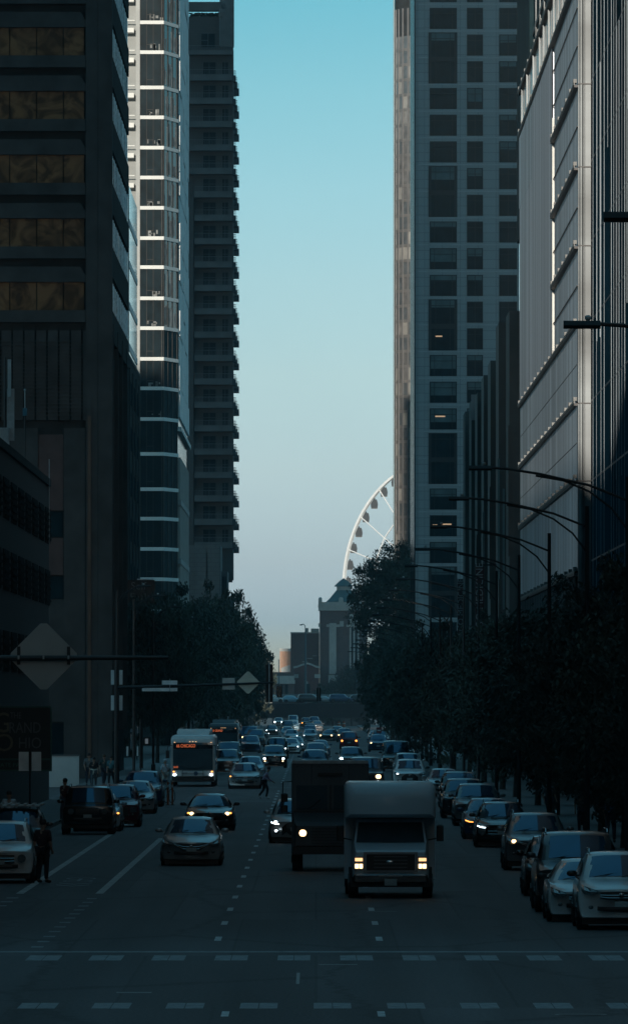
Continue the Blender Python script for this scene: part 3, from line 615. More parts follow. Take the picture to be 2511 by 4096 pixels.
bx('street_canopy', STD, t, (XS-1.4, XS, 392, 498, 4.0, 4.4))
# ------ near glass building with bright vertical fins ---------------------------------------------
t = bld('finned_glass_building', 'dark blue glass building with thin bright vertical fins at the right edge')
BG = mat('deep blue glass', (.010,.032,.046), .5, 0, spec=.0, noise=.12, amt=.4)
bx('wall', DK2, t, (13.15, 45, 300, 389.7, 0, 55)); bx('curtain_wall', BG, t, (12.92, 13.14, 300, 389.6, .5, 60))
rnd = random.Random(21); y = 301.0; FIN = mat('pale aluminium fin', (.20,.245,.28), .5, .1, noise=.4, amt=.3, stretch=(1,1,.4))
fn = []
while y < 389:
    fn.append(y); y += rnd.uniform(2.2, 5.0) if rnd.random() > .25 else .8
for i, y in enumerate(fn):
    w = rnd.choice((.012,.016,.02,.026,.036)); z0 = rnd.choice((0,0,11,18,26)); z1 = rnd.choice((60,60,60,34,27,40))
    if z1 - z0 < 6: z0 = 0
    MB().box(12.92-w, 12.918, y, y+.09, z0+3.5, z1).build('fin', FIN, t)
for k in range(15): bx('floor_line', mat('grey transom', (.05,.055,.06), .5, .3, noise=1, amt=.2), t, (12.91, 12.925, 300, 389.6, 4+3.75*k, 4.09+3.75*k))

a = thing('blue_blade_sign', 'dark blue vertical sign with letters, half hidden by the near right trees', 'sign', (0,0,0)); Y = 330
bx('panel', mat('dark blue sign', (.01,.05,.085), .5, noise=2, amt=.2), a, (px(1425,Y), px(1478,Y), Y-.2, Y, pz(1685,Y), pz(1560,Y)))
o = text('lettering', 'SQUARE', .42, mat('blue letters', (.04,.13,.19), .5, noise=5, amt=.1), a, (px(1447,Y), Y-.23, pz(1622,Y))); o.rotation_euler = (R(90), R(-90), 0)
bx('bracket', BLACKM, a, (px(1478,Y), 12.9, Y-.14, Y-.06, 6.2, 6.35))

# ------ unseen blocks added and sized to shade the street (left of the frame, behind the camera side) ---------
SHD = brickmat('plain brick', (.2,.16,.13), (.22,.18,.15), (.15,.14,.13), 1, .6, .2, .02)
for nm, lab, b in (('shade_corner_block','unseen brick corner block added left of the frame for street shade',(-60,-13.6,-330,128,0,53)),
                   ('shade_mid_block','unseen brick mid-rise left of the frame, sized to shade the street',(-60,-13.6,170,325,0,45)),
                   ('shade_rear_tower','unseen brick tower added behind the parking building to shade the right side',(-60,-18.5,289.9,324.9,45.5,92)),
                   ('shade_lot_tower','unseen brick tower added beyond the open lot to shade the white tower',(-92,-61.2,545,590,0,91)),
                   ('shade_lakefront_tower','unseen lakefront tower added to shade the pier brick tower',(px(-330,1700),px(30,1700),1700,1740,-3,205)),
                   ('shade_lake_side_block','unseen long brick block added on the left to shade the overpass',(-70,-28.5,1210,1640,0,105)),
                   ('shade_street_end_block','unseen wide brick building added behind the camera to block low sky glow',(-110,90,-700,-640,0,120)),
                   ('shade_right_corner_block','unseen brick corner block right of the frame, sized to dim the street',(13.6,60,-330,128,0,120)),
                   ('shade_right_mid_block','unseen brick mid-rise right of the frame, sized to dim the street',(14.2,60,170,298,0,110))):
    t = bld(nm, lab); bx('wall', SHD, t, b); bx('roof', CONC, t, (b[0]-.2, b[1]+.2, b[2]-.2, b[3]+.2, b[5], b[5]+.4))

# ------ overpass ----------------------------------------------------------------------------------
Y0 = 1750.0
t = bld('overpass', 'dark steel and concrete road overpass crossing the street in the distance', 'overpass')
BRG = mat('dark painted girder', (.022,.02,.023), .6, noise=.3, amt=.3)
bx('girder', BRG, t, (-90, 90, Y0, Y0+.5, pz(1727,Y0), pz(1694,Y0))); bx('deck', ASPH, t, (-90, 90, Y0+.51, Y0+34, 2.5, pz(1693,Y0)))
bx('bottom_flange', DARKM, t, (-90, 90, Y0-.3, Y0+.7, pz(1729,Y0), pz(1727.2,Y0))); each('stiffener', BRG, t, *[(x, x+.15, Y0-.2, Y0-.003, pz(1726,Y0), pz(1695,Y0)) for x in range(-28, 40, 4)])
each('column', CONC, t, *[(x, x+1.2, Y0+3, Y0+5, -3.2, 1.2) for x in (-14, -8.6, 9.2, 15)])
g = MB(); zt = pz(1672,Y0)
g.box(-90, 90, Y0+30, Y0+30.2, pz(1677,Y0), zt+.1); g.box(-90, 90, Y0+30, Y0+30.2, pz(1683,Y0), pz(1681,Y0))
for k in range(-30, 31): g.box(3*k, 3*k+.12, Y0+30.02, Y0+30.18, 4.0, zt)
g.build('far_railing', mat('pale railing', (.22,.27,.29), .5, .4, noise=2, amt=.2), t)

# ------ pier head house (brick tower) and neighbours ----------------------------------------------
Yn_ = 2300.0
PB = brickmat('dark red brick', (.11,.07,.066), (.13,.085,.08), (.10,.085,.08), 1, 1.2, .45, .03); LS = mat('pale terracotta trim', (.42,.40,.37), .8, noise=.5, amt=.15); CU = mat('green copper roof', (.045,.11,.12), .6, noise=.3, amt=.2)
t = bld('brick_clock_tower', 'tall brick tower with pale trim and green copper roof below the wheel', 'tower')
X = lambda x: px(x, Yn_); Z = lambda y: pz(y, Yn_)
bx('wall', PB, t, (X(769), X(884), Yn_, Yn_+12, -4, Z(1470)))
bx('cornice', LS, t, (X(766), X(887), Yn_-.7, Yn_+12.7, Z(1469.5), Z(1449)), (X(765), X(888), Yn_-.9, Yn_+12.9, Z(1460), Z(1457)))
for (x0, x1) in ((766,775),(815,826),(878,888)):
    g = MB(); c = (X((x0+x1)/2)); r = (X(x1)-X(x0))/2; g.box(c-r, c+r, Yn_-.95, Yn_+1, Z(1449), Z(1443)); g.ball((c, Yn_-.2, Z(1442)), (r, .7, .6), 10, 6); g.build('corner_urn', LS, t)
g = MB(); cx, cy = X(827), Yn_+6
def sq(h, z, n=8): return [(cx + h*math.cos(math.pi/8+2*math.pi*k/n)*1.08, cy + h*math.sin(math.pi/8+2*math.pi*k/n)*1.08, z) for k in range(n)]
g.rings([sq(4.9, Z(1448)), sq(3.9, Z(1440)), sq(2.7, Z(1427)), sq(2.0, Z(1420))]); g.build('lower_roof', CU, t)
g = MB(); g.rings([sq(1.95, Z(1420)), sq(1.95, Z(1411))]); o = g.build('lantern', LS, t)
g = MB(); g.rings([sq(2.6, Z(1411)), sq(2.4, Z(1408)), sq(1.2, Z(1398)), sq(.1, Z(1391))]); g.build('upper_roof', CU, t)
each('arch_strip', LS, t, (X(792), X(809), Yn_-.12, Yn_-.003, Z(1622), Z(1500)), (X(785.5), X(817), Yn_-.3, Yn_-.121, Z(1509), Z(1503)), (X(790), X(812), Yn_-.5, Yn_-.004, Z(1660), Z(1625)))
each('arch_strip', LS, t, (X(841), X(845), Yn_-.25, Yn_-.003, Z(1625), Z(1466+36)), (X(850), X(854), Yn_-.25, Yn_-.003, Z(1625), Z(1502)), (X(860), X(864), Yn_-.25, Yn_-.003, Z(1625), Z(1502)), (X(833), X(872), Yn_-.3, Yn_-.251, Z(1509), Z(1503)), (X(830), X(852), Yn_-.5, Yn_-.251, Z(1640), Z(1626)))
each('window', GLASSD, t, (X(845.2), X(849.8), Yn_-.05, Yn_-.003, Z(1625), Z(1510)), (X(854.2), X(859.8), Yn_-.05, Yn_-.003, Z(1625), Z(1510)), (X(793), X(810), Yn_-.1, Yn_-.004, Z(1690), Z(1661)))
bx('medallion', LS, t, (X(841), X(865), Yn_-.45, Yn_-.301, Z(1502), Z(1478))); g = MB()
for k in range(8):
    a = math.pi*k/4; c = (X(853), Z(1490)); g.add([(c[0]+.35*math.cos(a-.3), Yn_-.47, c[1]+.35*math.sin(a-.3)), (c[0]+.35*math.cos(a+.3), Yn_-.47, c[1]+.35*math.sin(a+.3)), (c[0]+1.05*math.cos(a), Yn_-.47, c[1]+1.05*math.sin(a))], [(0,1,2)])
g.build('rosette', GLASSD, t)
each('stone_block', LS, t, (X(817.5), X(827), Yn_-.3, Yn_-.003, Z(1508), Z(1495)), (X(766), X(771), Yn_-.31, Yn_-.003, Z(1509), Z(1500)))
t = bld('pier_hall', 'low brick pier hall with a curved pale gable left of the clock tower'); Yh = 2290.0
X = lambda x: px(x, Yh); Z = lambda y: pz(y, Yh)
bx('rear_wall', PB, t, (X(699), X(768.6), Yh+20, Yh+60, -4, Z(1521))); bx('rear_coping', LS, t, (X(698), X(768.6), Yh+19.8, Yh+20, Z(1523), Z(1520)))
each('stair_coping', LS, t, (X(727),X(739),Yh+19.7,Yh+19.99,Z(1593),Z(1591)), (X(739),X(752),Yh+19.7,Yh+19.99,Z(1585),Z(1583)), (X(752),X(762),Yh+19.7,Yh+19.99,Z(1578.5),Z(1577)))
FB = brickmat('red brick', (.13,.045,.042), (.15,.058,.05), (.12,.07,.06), 1, 1.0, .35, .03)
g = MB(); top = [(708,1606),(716,1604),(728,1599),(740,1596),(750,1599),(760,1604),(768,1606)]
g.prism([(X(708),-4),(X(768),-4)] + [(X(a), Z(b)) for a, b in reversed(top)], Yh, Yh+10); g.build('front_wall', FB, t)
g = MB(); g.rings([[(X(a), Yh-.4, Z(b+3)), (X(a), Yh+.3, Z(b+3)), (X(a), Yh+.3, Z(b-1.5)), (X(a), Yh-.4, Z(b-1.5))] for a, b in [(706,1606)]+top[1:-1]+[(770,1606)]]); g.build('gable_coping', LS, t)
each('pilaster_capital', LS, t, (X(706),X(718),Yh-.4,Yh-.003,Z(1632),Z(1623)), (X(757),X(771),Yh-.4,Yh-.003,Z(1632),Z(1623)))
each('window', GLASSD, t, (X(732),X(746),Yh-.1,Yh-.004,Z(1690),Z(1646))); bx('keystone', LS, t, (X(738),X(741),Yh-.2,Yh-.101,Z(1646),Z(1640)))
bx('wing_wall', PB, t, (X(655),X(707.6),Yh-8,Yh+4,-4,Z(1618))); bx('wing_cornice', LS, t, (X(653),X(708),Yh-8.6,Yh-8.004,Z(1637),Z(1627)),(X(653),X(710),Yh-9.2,Yh-8.61,Z(1646),Z(1637.2)))
for a_, b_ in ((674,681),(686,693)): each('window', GLASSD, t, (X(a_),X(b_),Yh-8.1,Yh-8.003,Z(1678),Z(1648)))
each('roof_tank', LS, t, (X(736),X(742),Yh+24,Yh+26,Z(1521),Z(1510)), (X(748),X(768),Yh+24,Yh+30,Z(1521),Z(1511)))
t = bld('sunlit_brick_block', 'small brick block glowing orange in the low sun left of the pier hall'); Y = 2330.0
bx('wall', brickmat('orange brick', (.80,.44,.28), (.84,.48,.32), (.66,.44,.34), 1, 1.2, .4, .03), t, (px(673.5,Y), px(700,Y), Y, Y+14, -4, pz(1568,Y)))
bx('white_parapet', WH, t, (px(673,Y), px(700,Y), Y-.1, Y+14, pz(1567.9,Y), pz(1561,Y)))
g = MB(); g.prism([(px(676,Y),pz(1618,Y)),(px(698,Y),pz(1618,Y)),(px(698,Y),pz(1600,Y)),(px(676,Y),pz(1608,Y))], Y-.06, Y-.003); g.build('painted_base', WH, t)
t = bld('white_shed', 'pale gable roofed shed seen between lamp posts right of the far trees'); Y = 2100.0
g = MB(); g.prism([(px(912,Y),-4),(px(938,Y),-4),(px(938,Y),pz(1592,Y)),(px(925,Y),pz(1588,Y)),(px(912,Y),pz(1600,Y))], Y, Y+20); g.build('wall', WH2, t)
bx('door', GLASSD, t, (px(920,Y), px(930,Y), Y-.05, Y-.003, -4, pz(1650,Y)))

# ------ wheel --------------------------------------------------------------------------------------
Ywh = 2700.0; RW = 310*Ywh/F; zc = pz(1415, Ywh); xc = px(1060, Ywh)
t = thing('observation_wheel', 'huge white observation wheel with grey cabins rising behind the trees', 'ferris wheel', (xc, Ywh, zc), -math.acos(.748))
WW = mat('white wheel steel', (.90,.90,.88), .5, noise=.2, amt=.05); GON = mat('grey cabin glass', (.012,.016,.02), .6, 0, noise=.5, amt=.25)
g = MB(); n = 96
ring = [[((RW+a)*math.cos(2*math.pi*k/n), b, (RW+a)*math.sin(2*math.pi*k/n)) for a, b in ((-.40,-.5),(.40,-.5),(.40,.5),(-.40,.5))] for k in range(n+1)]
g.rings(ring, cap=False); g.build('rim', WW, t)
g = MB(); g.rings([[(.70*(RW+a)*math.cos(math.pi-.60+2*math.pi*k/22), b, .70*(RW+a)*math.sin(math.pi-.60+2*math.pi*k/22)) for a, b in ((-.25,-.18),(.25,-.18),(.25,.18),(-.25,.18))] for k in range(23)], cap=False); g.build('inner_ring', WW, t)
sp = MB().tube([(1,0,0),(.7*RW,0,0),(RW-.3,0,0)], [.30,.24,.19], 6)
for k in range(22):
    a = math.pi - .60 + 2*math.pi*k/22
    o = sp.build('spoke', WW, t) if k == 0 else None
    if k == 0: s0_ = o
    else: o = s0_.copy(); COL.objects.link(o); o.parent = t
    o.rotation_euler = (0, -a, 0)
g = MB(); g.tube([(0,-3,0),(0,3,0)], 2.2, 20); g.build('hub', WW, t)
for s_ in (-1, 1):
    for q in (-1, 1): MB().tube([(0,2.5*q,0),(17*s_,9*q,-zc-3.5)], [.9,1.1], 8).build('support_leg', WW, t)
gm = MB(); prof = [(-1.15,.0),(-.95,.05),(-1.5,-1.4),(-1.3,-2.8),(1.3,-2.8),(1.5,-1.4),(1.0,.0)]
gm.prism([(-1.0,.1),(-1.45,-1.5),(-1.25,-3.0),(1.25,-3.0),(1.45,-1.5),(1.0,.1)], -1.2, 1.2); gm.box(-.3,.3,-.3,.3,.1,.6)
gb = MB().box(-1.24, 1.24, -1.22, 1.22, -3.1, -2.9)
first = None
for k in range(46):
    a = 2*math.pi*(k+.27)/46 + .02; p = (RW*math.cos(a)*1.0, 1.9, RW*math.sin(a)+.3)
    if first is None: first = gm.build('cabin', GON, t, loc=p); f2 = gb.build('cabin_base', BLKP, first)
    else:
        o = first.copy(); COL.objects.link(o); o.parent = t; o.location = p; q = f2.copy(); COL.objects.link(q); q.parent = o
    (o if k else first).rotation_euler = (0,0,math.acos(.748))
    (o if k else first).scale = (.82,.82,.95)
# ------------------------------------------------------------ cars (local: nose at y=0, length along +y)
def paint(name, col, rough=.32, metal=.25): return mat('paint ' + name, col, rough, metal, noise=1.5, amt=.06, coat=.7)
PC = {'white': paint('white', (.62,.63,.63), .3, 0), 'silver': paint('silver', (.36,.38,.39), .3, .5), 'black': paint('black', (.010,.011,.013), .22), 'dark': paint('dark grey', (.035,.038,.042), .28),
      'maroon': paint('maroon', (.10,.018,.028), .3), 'blue': paint('blue', (.02,.07,.14), .28), 'lightblue': paint('pale blue', (.28,.42,.50), .3), 'grey': paint('grey', (.15,.155,.16), .3, .4), 'red': paint('dark red', (.14,.014,.018), .3), 'beige': paint('beige', (.30,.28,.24), .3)}
#        L,    hw,  H,   nose z0,z1, hood z, cowl y, cowl z, roof y0, roof y1, rear y, rear z, roof hw, plan round
KINDS = {
 'sedan': (4.70, .90, 1.46, .30, .66, .80, 1.30, .96, 2.05, 3.05, 4.00, 1.04, .58, .42),
 'coupe': (4.75, .93, 1.40, .28, .64, .78, 1.40, .92, 2.15, 3.05, 4.05, 1.02, .56, .36),
 'hatch': (4.30, .89, 1.54, .32, .72, .88, 1.10, 1.00, 1.80, 3.40, 4.20, 1.05, .60, .40),
 'suv':   (4.65, .93, 1.68, .38, .84, .98, 1.20, 1.12, 1.88, 3.85, 4.50, 1.12, .66, .34),
 'big':   (5.20, 1.00, 1.88, .45, .98, 1.10, 1.25, 1.24, 1.90, 4.70, 5.12, 1.20, .76, .22),
 'jeep':  (4.40, .95, 1.80, .50, 1.02, 1.10, 1.30, 1.14, 1.55, 4.20, 4.36, 1.16, .74, .10),
 'van':   (5.60, .99, 2.15, .42, .92, 1.10, 1.00, 1.25, 1.75, 5.40, 5.56, 1.20, .84, .22)}
MESHC = {}
def car(name, label, cat, X, Y, kind, col, style='std', lit=None, group=None, rz=0, z=0, far=False, rails=False):
    L, hw, H, n0, n1, hz, cy, cz, r0, r1, ry, rz_, rh, pr = KINDS[kind]
    t = thing(name, label, cat, (X, Y, z), rz, group); P = PC[col]
    zb = n0 - .1
    st = [(0, n0, n1, .93), (.06, zb, n1+.05, .97), (.2, zb-.02, (n1+hz)/2+.02, .99), (.45, zb-.03, hz, 1), (cy, zb-.04, cz, 1), (ry, zb-.03, rz_, 1), (L-.18, zb, rz_-.03, .98), (L-.05, zb+.02, rz_-.12, .95), (L, n0, rz_-.3, .90)]
    prof = [(0,0),(.5,-.012),(.80,-.03),(.93,-.07),(.985,-.2),(1.0,-.42),(.985,-.72),(.95,-.93),(.90,-1.0),(0,-1.0)]
    def zt(y):
        for a, b in zip(st, st[1:]):
            if a[0] <= y <= b[0]: k = (y-a[0])/(b[0]-a[0]); return a[2] + (b[2]-a[2])*k
        return st[-1][2]
    def sec(s):
        y, z0, z1, w = s; fade = max(0, 1 - y/1.3); fr = max(0, 1-(L-y)/.9) * .6; o = []
        for sx in (1, -1):
            for u, v in (prof if sx == 1 else prof[-2:0:-1]):
                x = sx*u*w*hw; d = (z1-z0) if v > -.3 else (z1-z0)
                yy = y + pr*abs(u)**3*fade - pr*abs(u)**3*fr
                if y < .01: yy += .05*abs(2*(v+.5))**3
                o.append((x, yy, z1 + v*d))
        return o
    key = (kind, col)
    def shared(nm, mk, m, parent, smooth=False):
        k = (kind, col, nm) 
        if k in MESHC: return link(nm, MESHC[k], parent)
        o = mk().build(nm, m, parent, smooth); MESHC[k] = o.data; return o
    def mk_body():
        g = MB(); ss = []
        for a, b in zip(st, st[1:]):
            ss.append(a)
            if b[0]-a[0] > .9:
                n = int((b[0]-a[0])/.45)
                for q in range(1, n): k = q/n; ss.append(tuple(a[i]+(b[i]-a[i])*k for i in range(4)))
        ss.append(st[-1]); g.rings([sec(s) for s in ss]); return g
    body = shared('body', mk_body, P, t, True)
    # greenhouse
    gb = [(cy-.05, cz-.02, .86*hw), (cy+(r0-cy)*.5, cz+(H-.05-cz)*.55, (.86*hw+rh)/2), (r0, H-.055, rh), (r0+.35, H-.012, rh), ((r0+r1)/2+.1, H, rh), (r1, H-.03, rh*.98), (r1+.12, H-.09, rh*.97), (ry, rz_-.01, .80*hw)]
    us = [-1,-.93,-.8,-.5,0,.5,.8,.93,1]
    def row(s, off=0.0, su=1.0):
        y, z_, w = s; c = .16 if y <= r0+.01 else (.0 if y <= r1 else -.08); 
        return [(u*su*w, y + c*abs(u)**2.4, z_ - .045*abs(u)**3) for u in us]
    def mk_gh():
        g = MB(); rows_ = [row(s) for s in gb]; g.grid(rows_)
        for sx in (0, -1):
            side = [r[sx] for r in rows_]; bel = [(math.copysign(hw*.93, p[0]), p[1], min(p[2], cz-.02 + (rz_-cz)*max(0,(p[1]-cy))/(ry-cy))) for p in side]
            mid = [((a[0]+b[0])/2 + math.copysign(.025, a[0]), (a[1]+b[1])/2, (a[2]+b[2])/2) for a, b in zip(side, bel)]
            g.grid([side, mid, bel])
        return g
    roof = shared('roof', mk_gh, P, t, True)
    def lerp(a, b, k): return tuple(a[i]+(b[i]-a[i])*k for i in range(len(a)))
    def mk_ws():
        g = MB(); rows_ = []
        for k in (.08,.3,.55,.8,.93):
            s = lerp(gb[0], gb[1], k*2) if k < .5 else lerp(gb[1], gb[2], k*2-1)
            rows_.append([(p[0]*.93, p[1]-.012, p[2]+.012) for p in row(s)])
        g.grid(rows_); return g
    shared('windscreen', mk_ws, CARGL, t, True)
    if not far:
        def mk_rw():
            g = MB(); a, b = gb[-2], gb[-1]; g.grid([[(p[0]*.9, p[1]+.012, p[2]+.012) for p in row(lerp(a, b, k))] for k in (.1,.5,.9)]); return g
        shared('rear_window', mk_rw, CARGL, t, True)
        for sx in (1, -1):
            def mk_sw(sx=sx):
                g = MB(); ys = [cy+.35+(r0-cy)*.0, r0+.05, (r0+r1)/2-.04]; 
                for ya, yb_ in ((r0-.28, (r0+r1)/2-.05), ((r0+r1)/2+.05, r1+.05)):
                    q = []
                    for yv in (ya, yb_):
                        zr = H-.14 if yv >= r0 else H-.14-(r0-yv)*.75
                        zl = cz+.03+(rz_-cz)*(yv-cy)/(ry-cy); q.append(((yv, zr), (yv, zl)))
                    for (p, q2), (p3, q4) in [q]:
                        f = lambda zz: sx*(hw*.93 + (rh - hw*.93)*(zz-cz)/(H-.04-cz) + .032)
                        g.add([(f(p[1]),p[0],p[1]),(f(q2[1]),q2[0],q2[1]),(f(q4[1]),q4[0],q4[1]),(f(p3[1]),p3[0],p3[1])], [(0,1,2,3)])
                return g
            k = (kind, 'sw', sx)
            if k in MESHC: link('side_window', MESHC[k], t)
            else: MESHC[k] = mk_sw().build('side_window', CARGL, t).data
    # fascia: front surface depth at (x, z)
    def yf(x, zz):
        y = 0.0
        for a, b in zip(st[:5], st[1:5]):
            if a[2] <= zz <= b[2]: y = a[0] + (b[0]-a[0])*(zz-a[2])/(b[2]-a[2])
        return y + pr*min(1, abs(x)/hw)**3
    def patch(g, cols, off=.022, th=.12):
        fr = [[(x, yf(x, z0)-off, z0), (x, yf(x, (z0+z1)/2)-off-.006, (z0+z1)/2), (x, yf(x, z1)-off, z1)] for x, z0, z1 in cols]
        bk = [[(x, y+th, z_) for x, y, z_ in r] for r in fr]
        g.grid(fr); g.grid(bk)
        for i in (0, 2): g.grid([[r[i] for r in fr], [r[i] for r in bk]])
        g.grid([fr[0], bk[0]]); g.grid([fr[-1], bk[-1]]); return g
    def sym(f): return [(-x, a, b) for x, a, b in reversed(f) if x > 0] + f
    G = {'std':     [(0,n1-.12,n1-.01),(.3,n1-.11,n1-.01),(.42,n1-.07,n1-.01)],
         'vgrille': [(0,n1-.22,n1+.0),(.25,n1-.20,n1+.0),(.40,n1-.10,n1+.01),(.52,n1-.02,n1+.02)],
         'spindle': [(0,.30,n1+.02),(.18,.30,n1+.02),(.30,.40,n1-.02),(.46,.28,n1-.16)],
         'kidney':  [(.04,n1-.15,n1),(.10,n1-.16,n1+.0),(.24,n1-.13,n1-.01)],
         'box':     [(0,n1-.34,n1-.05),(.3,n1-.34,n1-.05),(.48,n1-.33,n1-.06)],
         'slots':   [(0,n1-.30,n1-.06),(.25,n1-.30,n1-.06),(.42,n1-.28,n1-.07)],
         'wide':    [(0,n1-.18,n1-.02),(.3,n1-.18,n1-.02),(.46,n1-.15,n1-.03)]}[style]
    ck = (kind, style, 'grille')
    if ck in MESHC: gr = link('grille', MESHC[ck], t)
    else:
        g = MB()
        if style == 'kidney': patch(g, G); patch(g, [(-x,a,b) for x,a,b in reversed(G)])
        else: patch(g, sym(G))
        gr = g.build('grille', BLKP, t); MESHC[ck] = gr.data
        if style in ('std','box','wide','vgrille','slots') and not far:
            g = MB()
            for q in (.25,.6): patch(g, sym([(x, a+(b-a)*q, a+(b-a)*q+.014) for x, a, b in G]), .034, .05)
            MESHC[(kind,style,'bar')] = g.build('grille_bar', CHROME, gr).data
    low = [(0,n0+.03,n0+.13),(.35,n0+.03,n0+.13),(.52,n0+.05,n0+.14)] if style != 'spindle' else [(.60,n0+.02,n0+.12),(.72,n0+.03,n0+.13)]
    ck = (kind, style, 'intake')
    if ck in MESHC: link('lower_intake', MESHC[ck], t)
    else:
        g = MB()
        if style == 'spindle': patch(g, low); patch(g, [(-x,a,b) for x,a,b in reversed(low)])
        else: patch(g, sym(low))
        MESHC[ck] = g.build('lower_intake', BLKP, t).data
    lit = lit or {}
    hl = {'std': [(.52,n1-.04,n1+.03),(.66,n1-.08,n1+.07),(.80,n1-.06,n1+.12),(.86,n1+.02,n1+.15)], 'box': [(.56,n1-.26,n1-.04),(.70,n1-.26,n1-.04),(.82,n1-.24,n1-.05)]}['box' if style in ('box',) else 'std']
    for sx in (-1, 1):
        ck = (kind, style, 'hl', sx)
        if ck in MESHC: h = link('headlight', MESHC[ck], t)
        else:
            g = MB()
            if style == 'slots': g.disc((sx*.62, yf(.62, n1-.16)-.03, n1-.16), .115, 'y', 16, .08)
            else: patch(g, [(sx*x, a, b) for x, a, b in hl], .028)
            h = g.build('headlight', LAMPG, t); MESHC[ck] = h.data
        spec = lit.get('head')       # (material, radius, x, z offset)
        if spec and not (lit.get('only') and lit['only'] != sx):
            m_, r_ = spec[0], spec[1]; hx = spec[2] if len(spec) > 2 else .68; hzz = (n1 + .02 if style not in ('slots','box') else n1-.15)
            g = MB(); g.ball((0,0,0), (r_*1.15, .03, r_), 12, 6); g.build('bulb', m_, h, True, (sx*hx, yf(hx, hzz)-.055, hzz))
        if lit.get('turn') and not (lit.get('only') and lit['only'] != sx):
            MB().ball((0,0,0), (.05,.03,.035), 10, 6).build('turn_lamp', AMB, h, True, (sx*.80, yf(.80, n1+.03)-.06, n1+.04))
        if lit.get('strip'):
            g = MB(); patch(g, [(sx*.56, n1-.06, n1-.03), (sx*.70, n1-.05, n1-.015), (sx*.84, n1+.0, n1+.04)], .045, .02); g.build('light_strip', lit['strip'], h)
        if not far and style != 'slots':
            MB().ball((sx*.66, yf(.66,n0+.12)-.02, n0+.12), (.055,.03,.045), 10, 6).build('fog_lamp', HOTW if lit.get('fog') == 'w' else (HOT if lit.get('fog') else LAMPG), t, True)
        # mirror
        ck = (kind, col, 'mir', sx)
        if ck in MESHC: link('wing_mirror', MESHC[ck], t)
        else:
            g = MB(); g.ball((sx*(hw+.10), r0-.45, cz+.09), (.12,.06,.075), 10, 6); g.box(min(sx*(hw-.06), sx*(hw+.03)), max(sx*(hw-.06), sx*(hw+.03)), r0-.46, r0-.42, cz+.02, cz+.07)
            MESHC[ck] = g.build('wing_mirror', P if col not in ('white','beige') or kind == 'sedan' else BLKP, t, True).data
    if not far:
        MB().box(-.155, .155, yf(0,n0+.18)-.045, yf(0,n0+.18)-.03, n0+.13, n0+.25).build('licence_plate', PLATE, t)
        if style not in ('slots',): MB().ball((0, yf(0,n1-.06)-.05, n1-.06 if style != 'kidney' else n1+.04), (.055,.012,.04), 12, 6).build('badge', CHROME, t, True)
        if rails:
            for sx in (-1, 1): MB().tube([(sx*rh*.96,r0+.25,H-.03),(sx*rh*.96,r0+.35,H+.05),(sx*rh*.96,r1-.2,H+.05),(sx*rh*.96,r1-.1,H-.04)], .018, 6).build('roof_rail', CHROME, t)
        ck = (kind, 'wiper')
        if ck in MESHC: link('wiper', MESHC[ck], t)
        else:
            g = MB(); g.tube([(-.55,cy-.03,cz+.02),(-.1,cy+.10,cz+.10)], .009, 5); g.tube([(.05,cy-.03,cz+.02),(.5,cy+.10,cz+.10)], .009, 5); MESHC[ck] = g.build('wiper', BLKP, t).data
    wr = .33 if kind in ('sedan','coupe','hatch') else .38
    for sx in (-1, 1):
        for yw in (.88, L-.92):
            ck = ('wheel', wr, sx)
            xo = sx*(hw-.11)
            if ck in MESHC: w = link('wheel', MESHC[ck], t, (xo, yw, wr)); link('rim', MESHC[('rim', wr, sx)], w)
            else:
                g = MB(); n = 22
                for a, b in ((.0, .0),):
                    pass
                pr_ = [(-.11,wr*.55),(-.12,wr*.85),(-.09,wr),(.09,wr),(.13,wr*.9),(.125,wr*.62)]
                g.rings([[(sx*x, r*math.cos(2*math.pi*k/n), r*math.sin(2*math.pi*k/n)) for k in range(n)] for x, r in pr_])
                w = g.build('wheel', TYRE, t, True, (xo, yw, wr)); MESHC[ck] = w.data
                g = MB(); g.disc((sx*.11,0,0), wr*.62, 'x', 20, .03)
                for k in range(5):
                    a = 2*math.pi*k/5; g.tube([(sx*.13,0,0),(sx*.13, wr*.6*math.cos(a), wr*.6*math.sin(a))], .03, 5)
                MESHC[('rim', wr, sx)] = g.build('rim', RIM, w, False).data
    ck = (kind, 'arch')
    if ck in MESHC: link('wheel_arch', MESHC[ck], t)
    else:
        g = MB()
        for sx in (-1, 1):
            for yw in (.88, L-.92): g.disc((sx*(hw-.03), yw, wr+.02), wr+.05, 'x', 22, .075)
        g.box(-hw*.9, hw*.9, .5, L-.4, zb-.16, zb-.02)
        MESHC[ck] = g.build('wheel_arch', BLKP, t).data
    return t

GT = 'moving traffic heading to the camera'; GR = 'cars parked along the right kerb'; GL = 'cars parked along the left kerb'
WH_ = (HOTW, .055); WM = (HOT, .06)
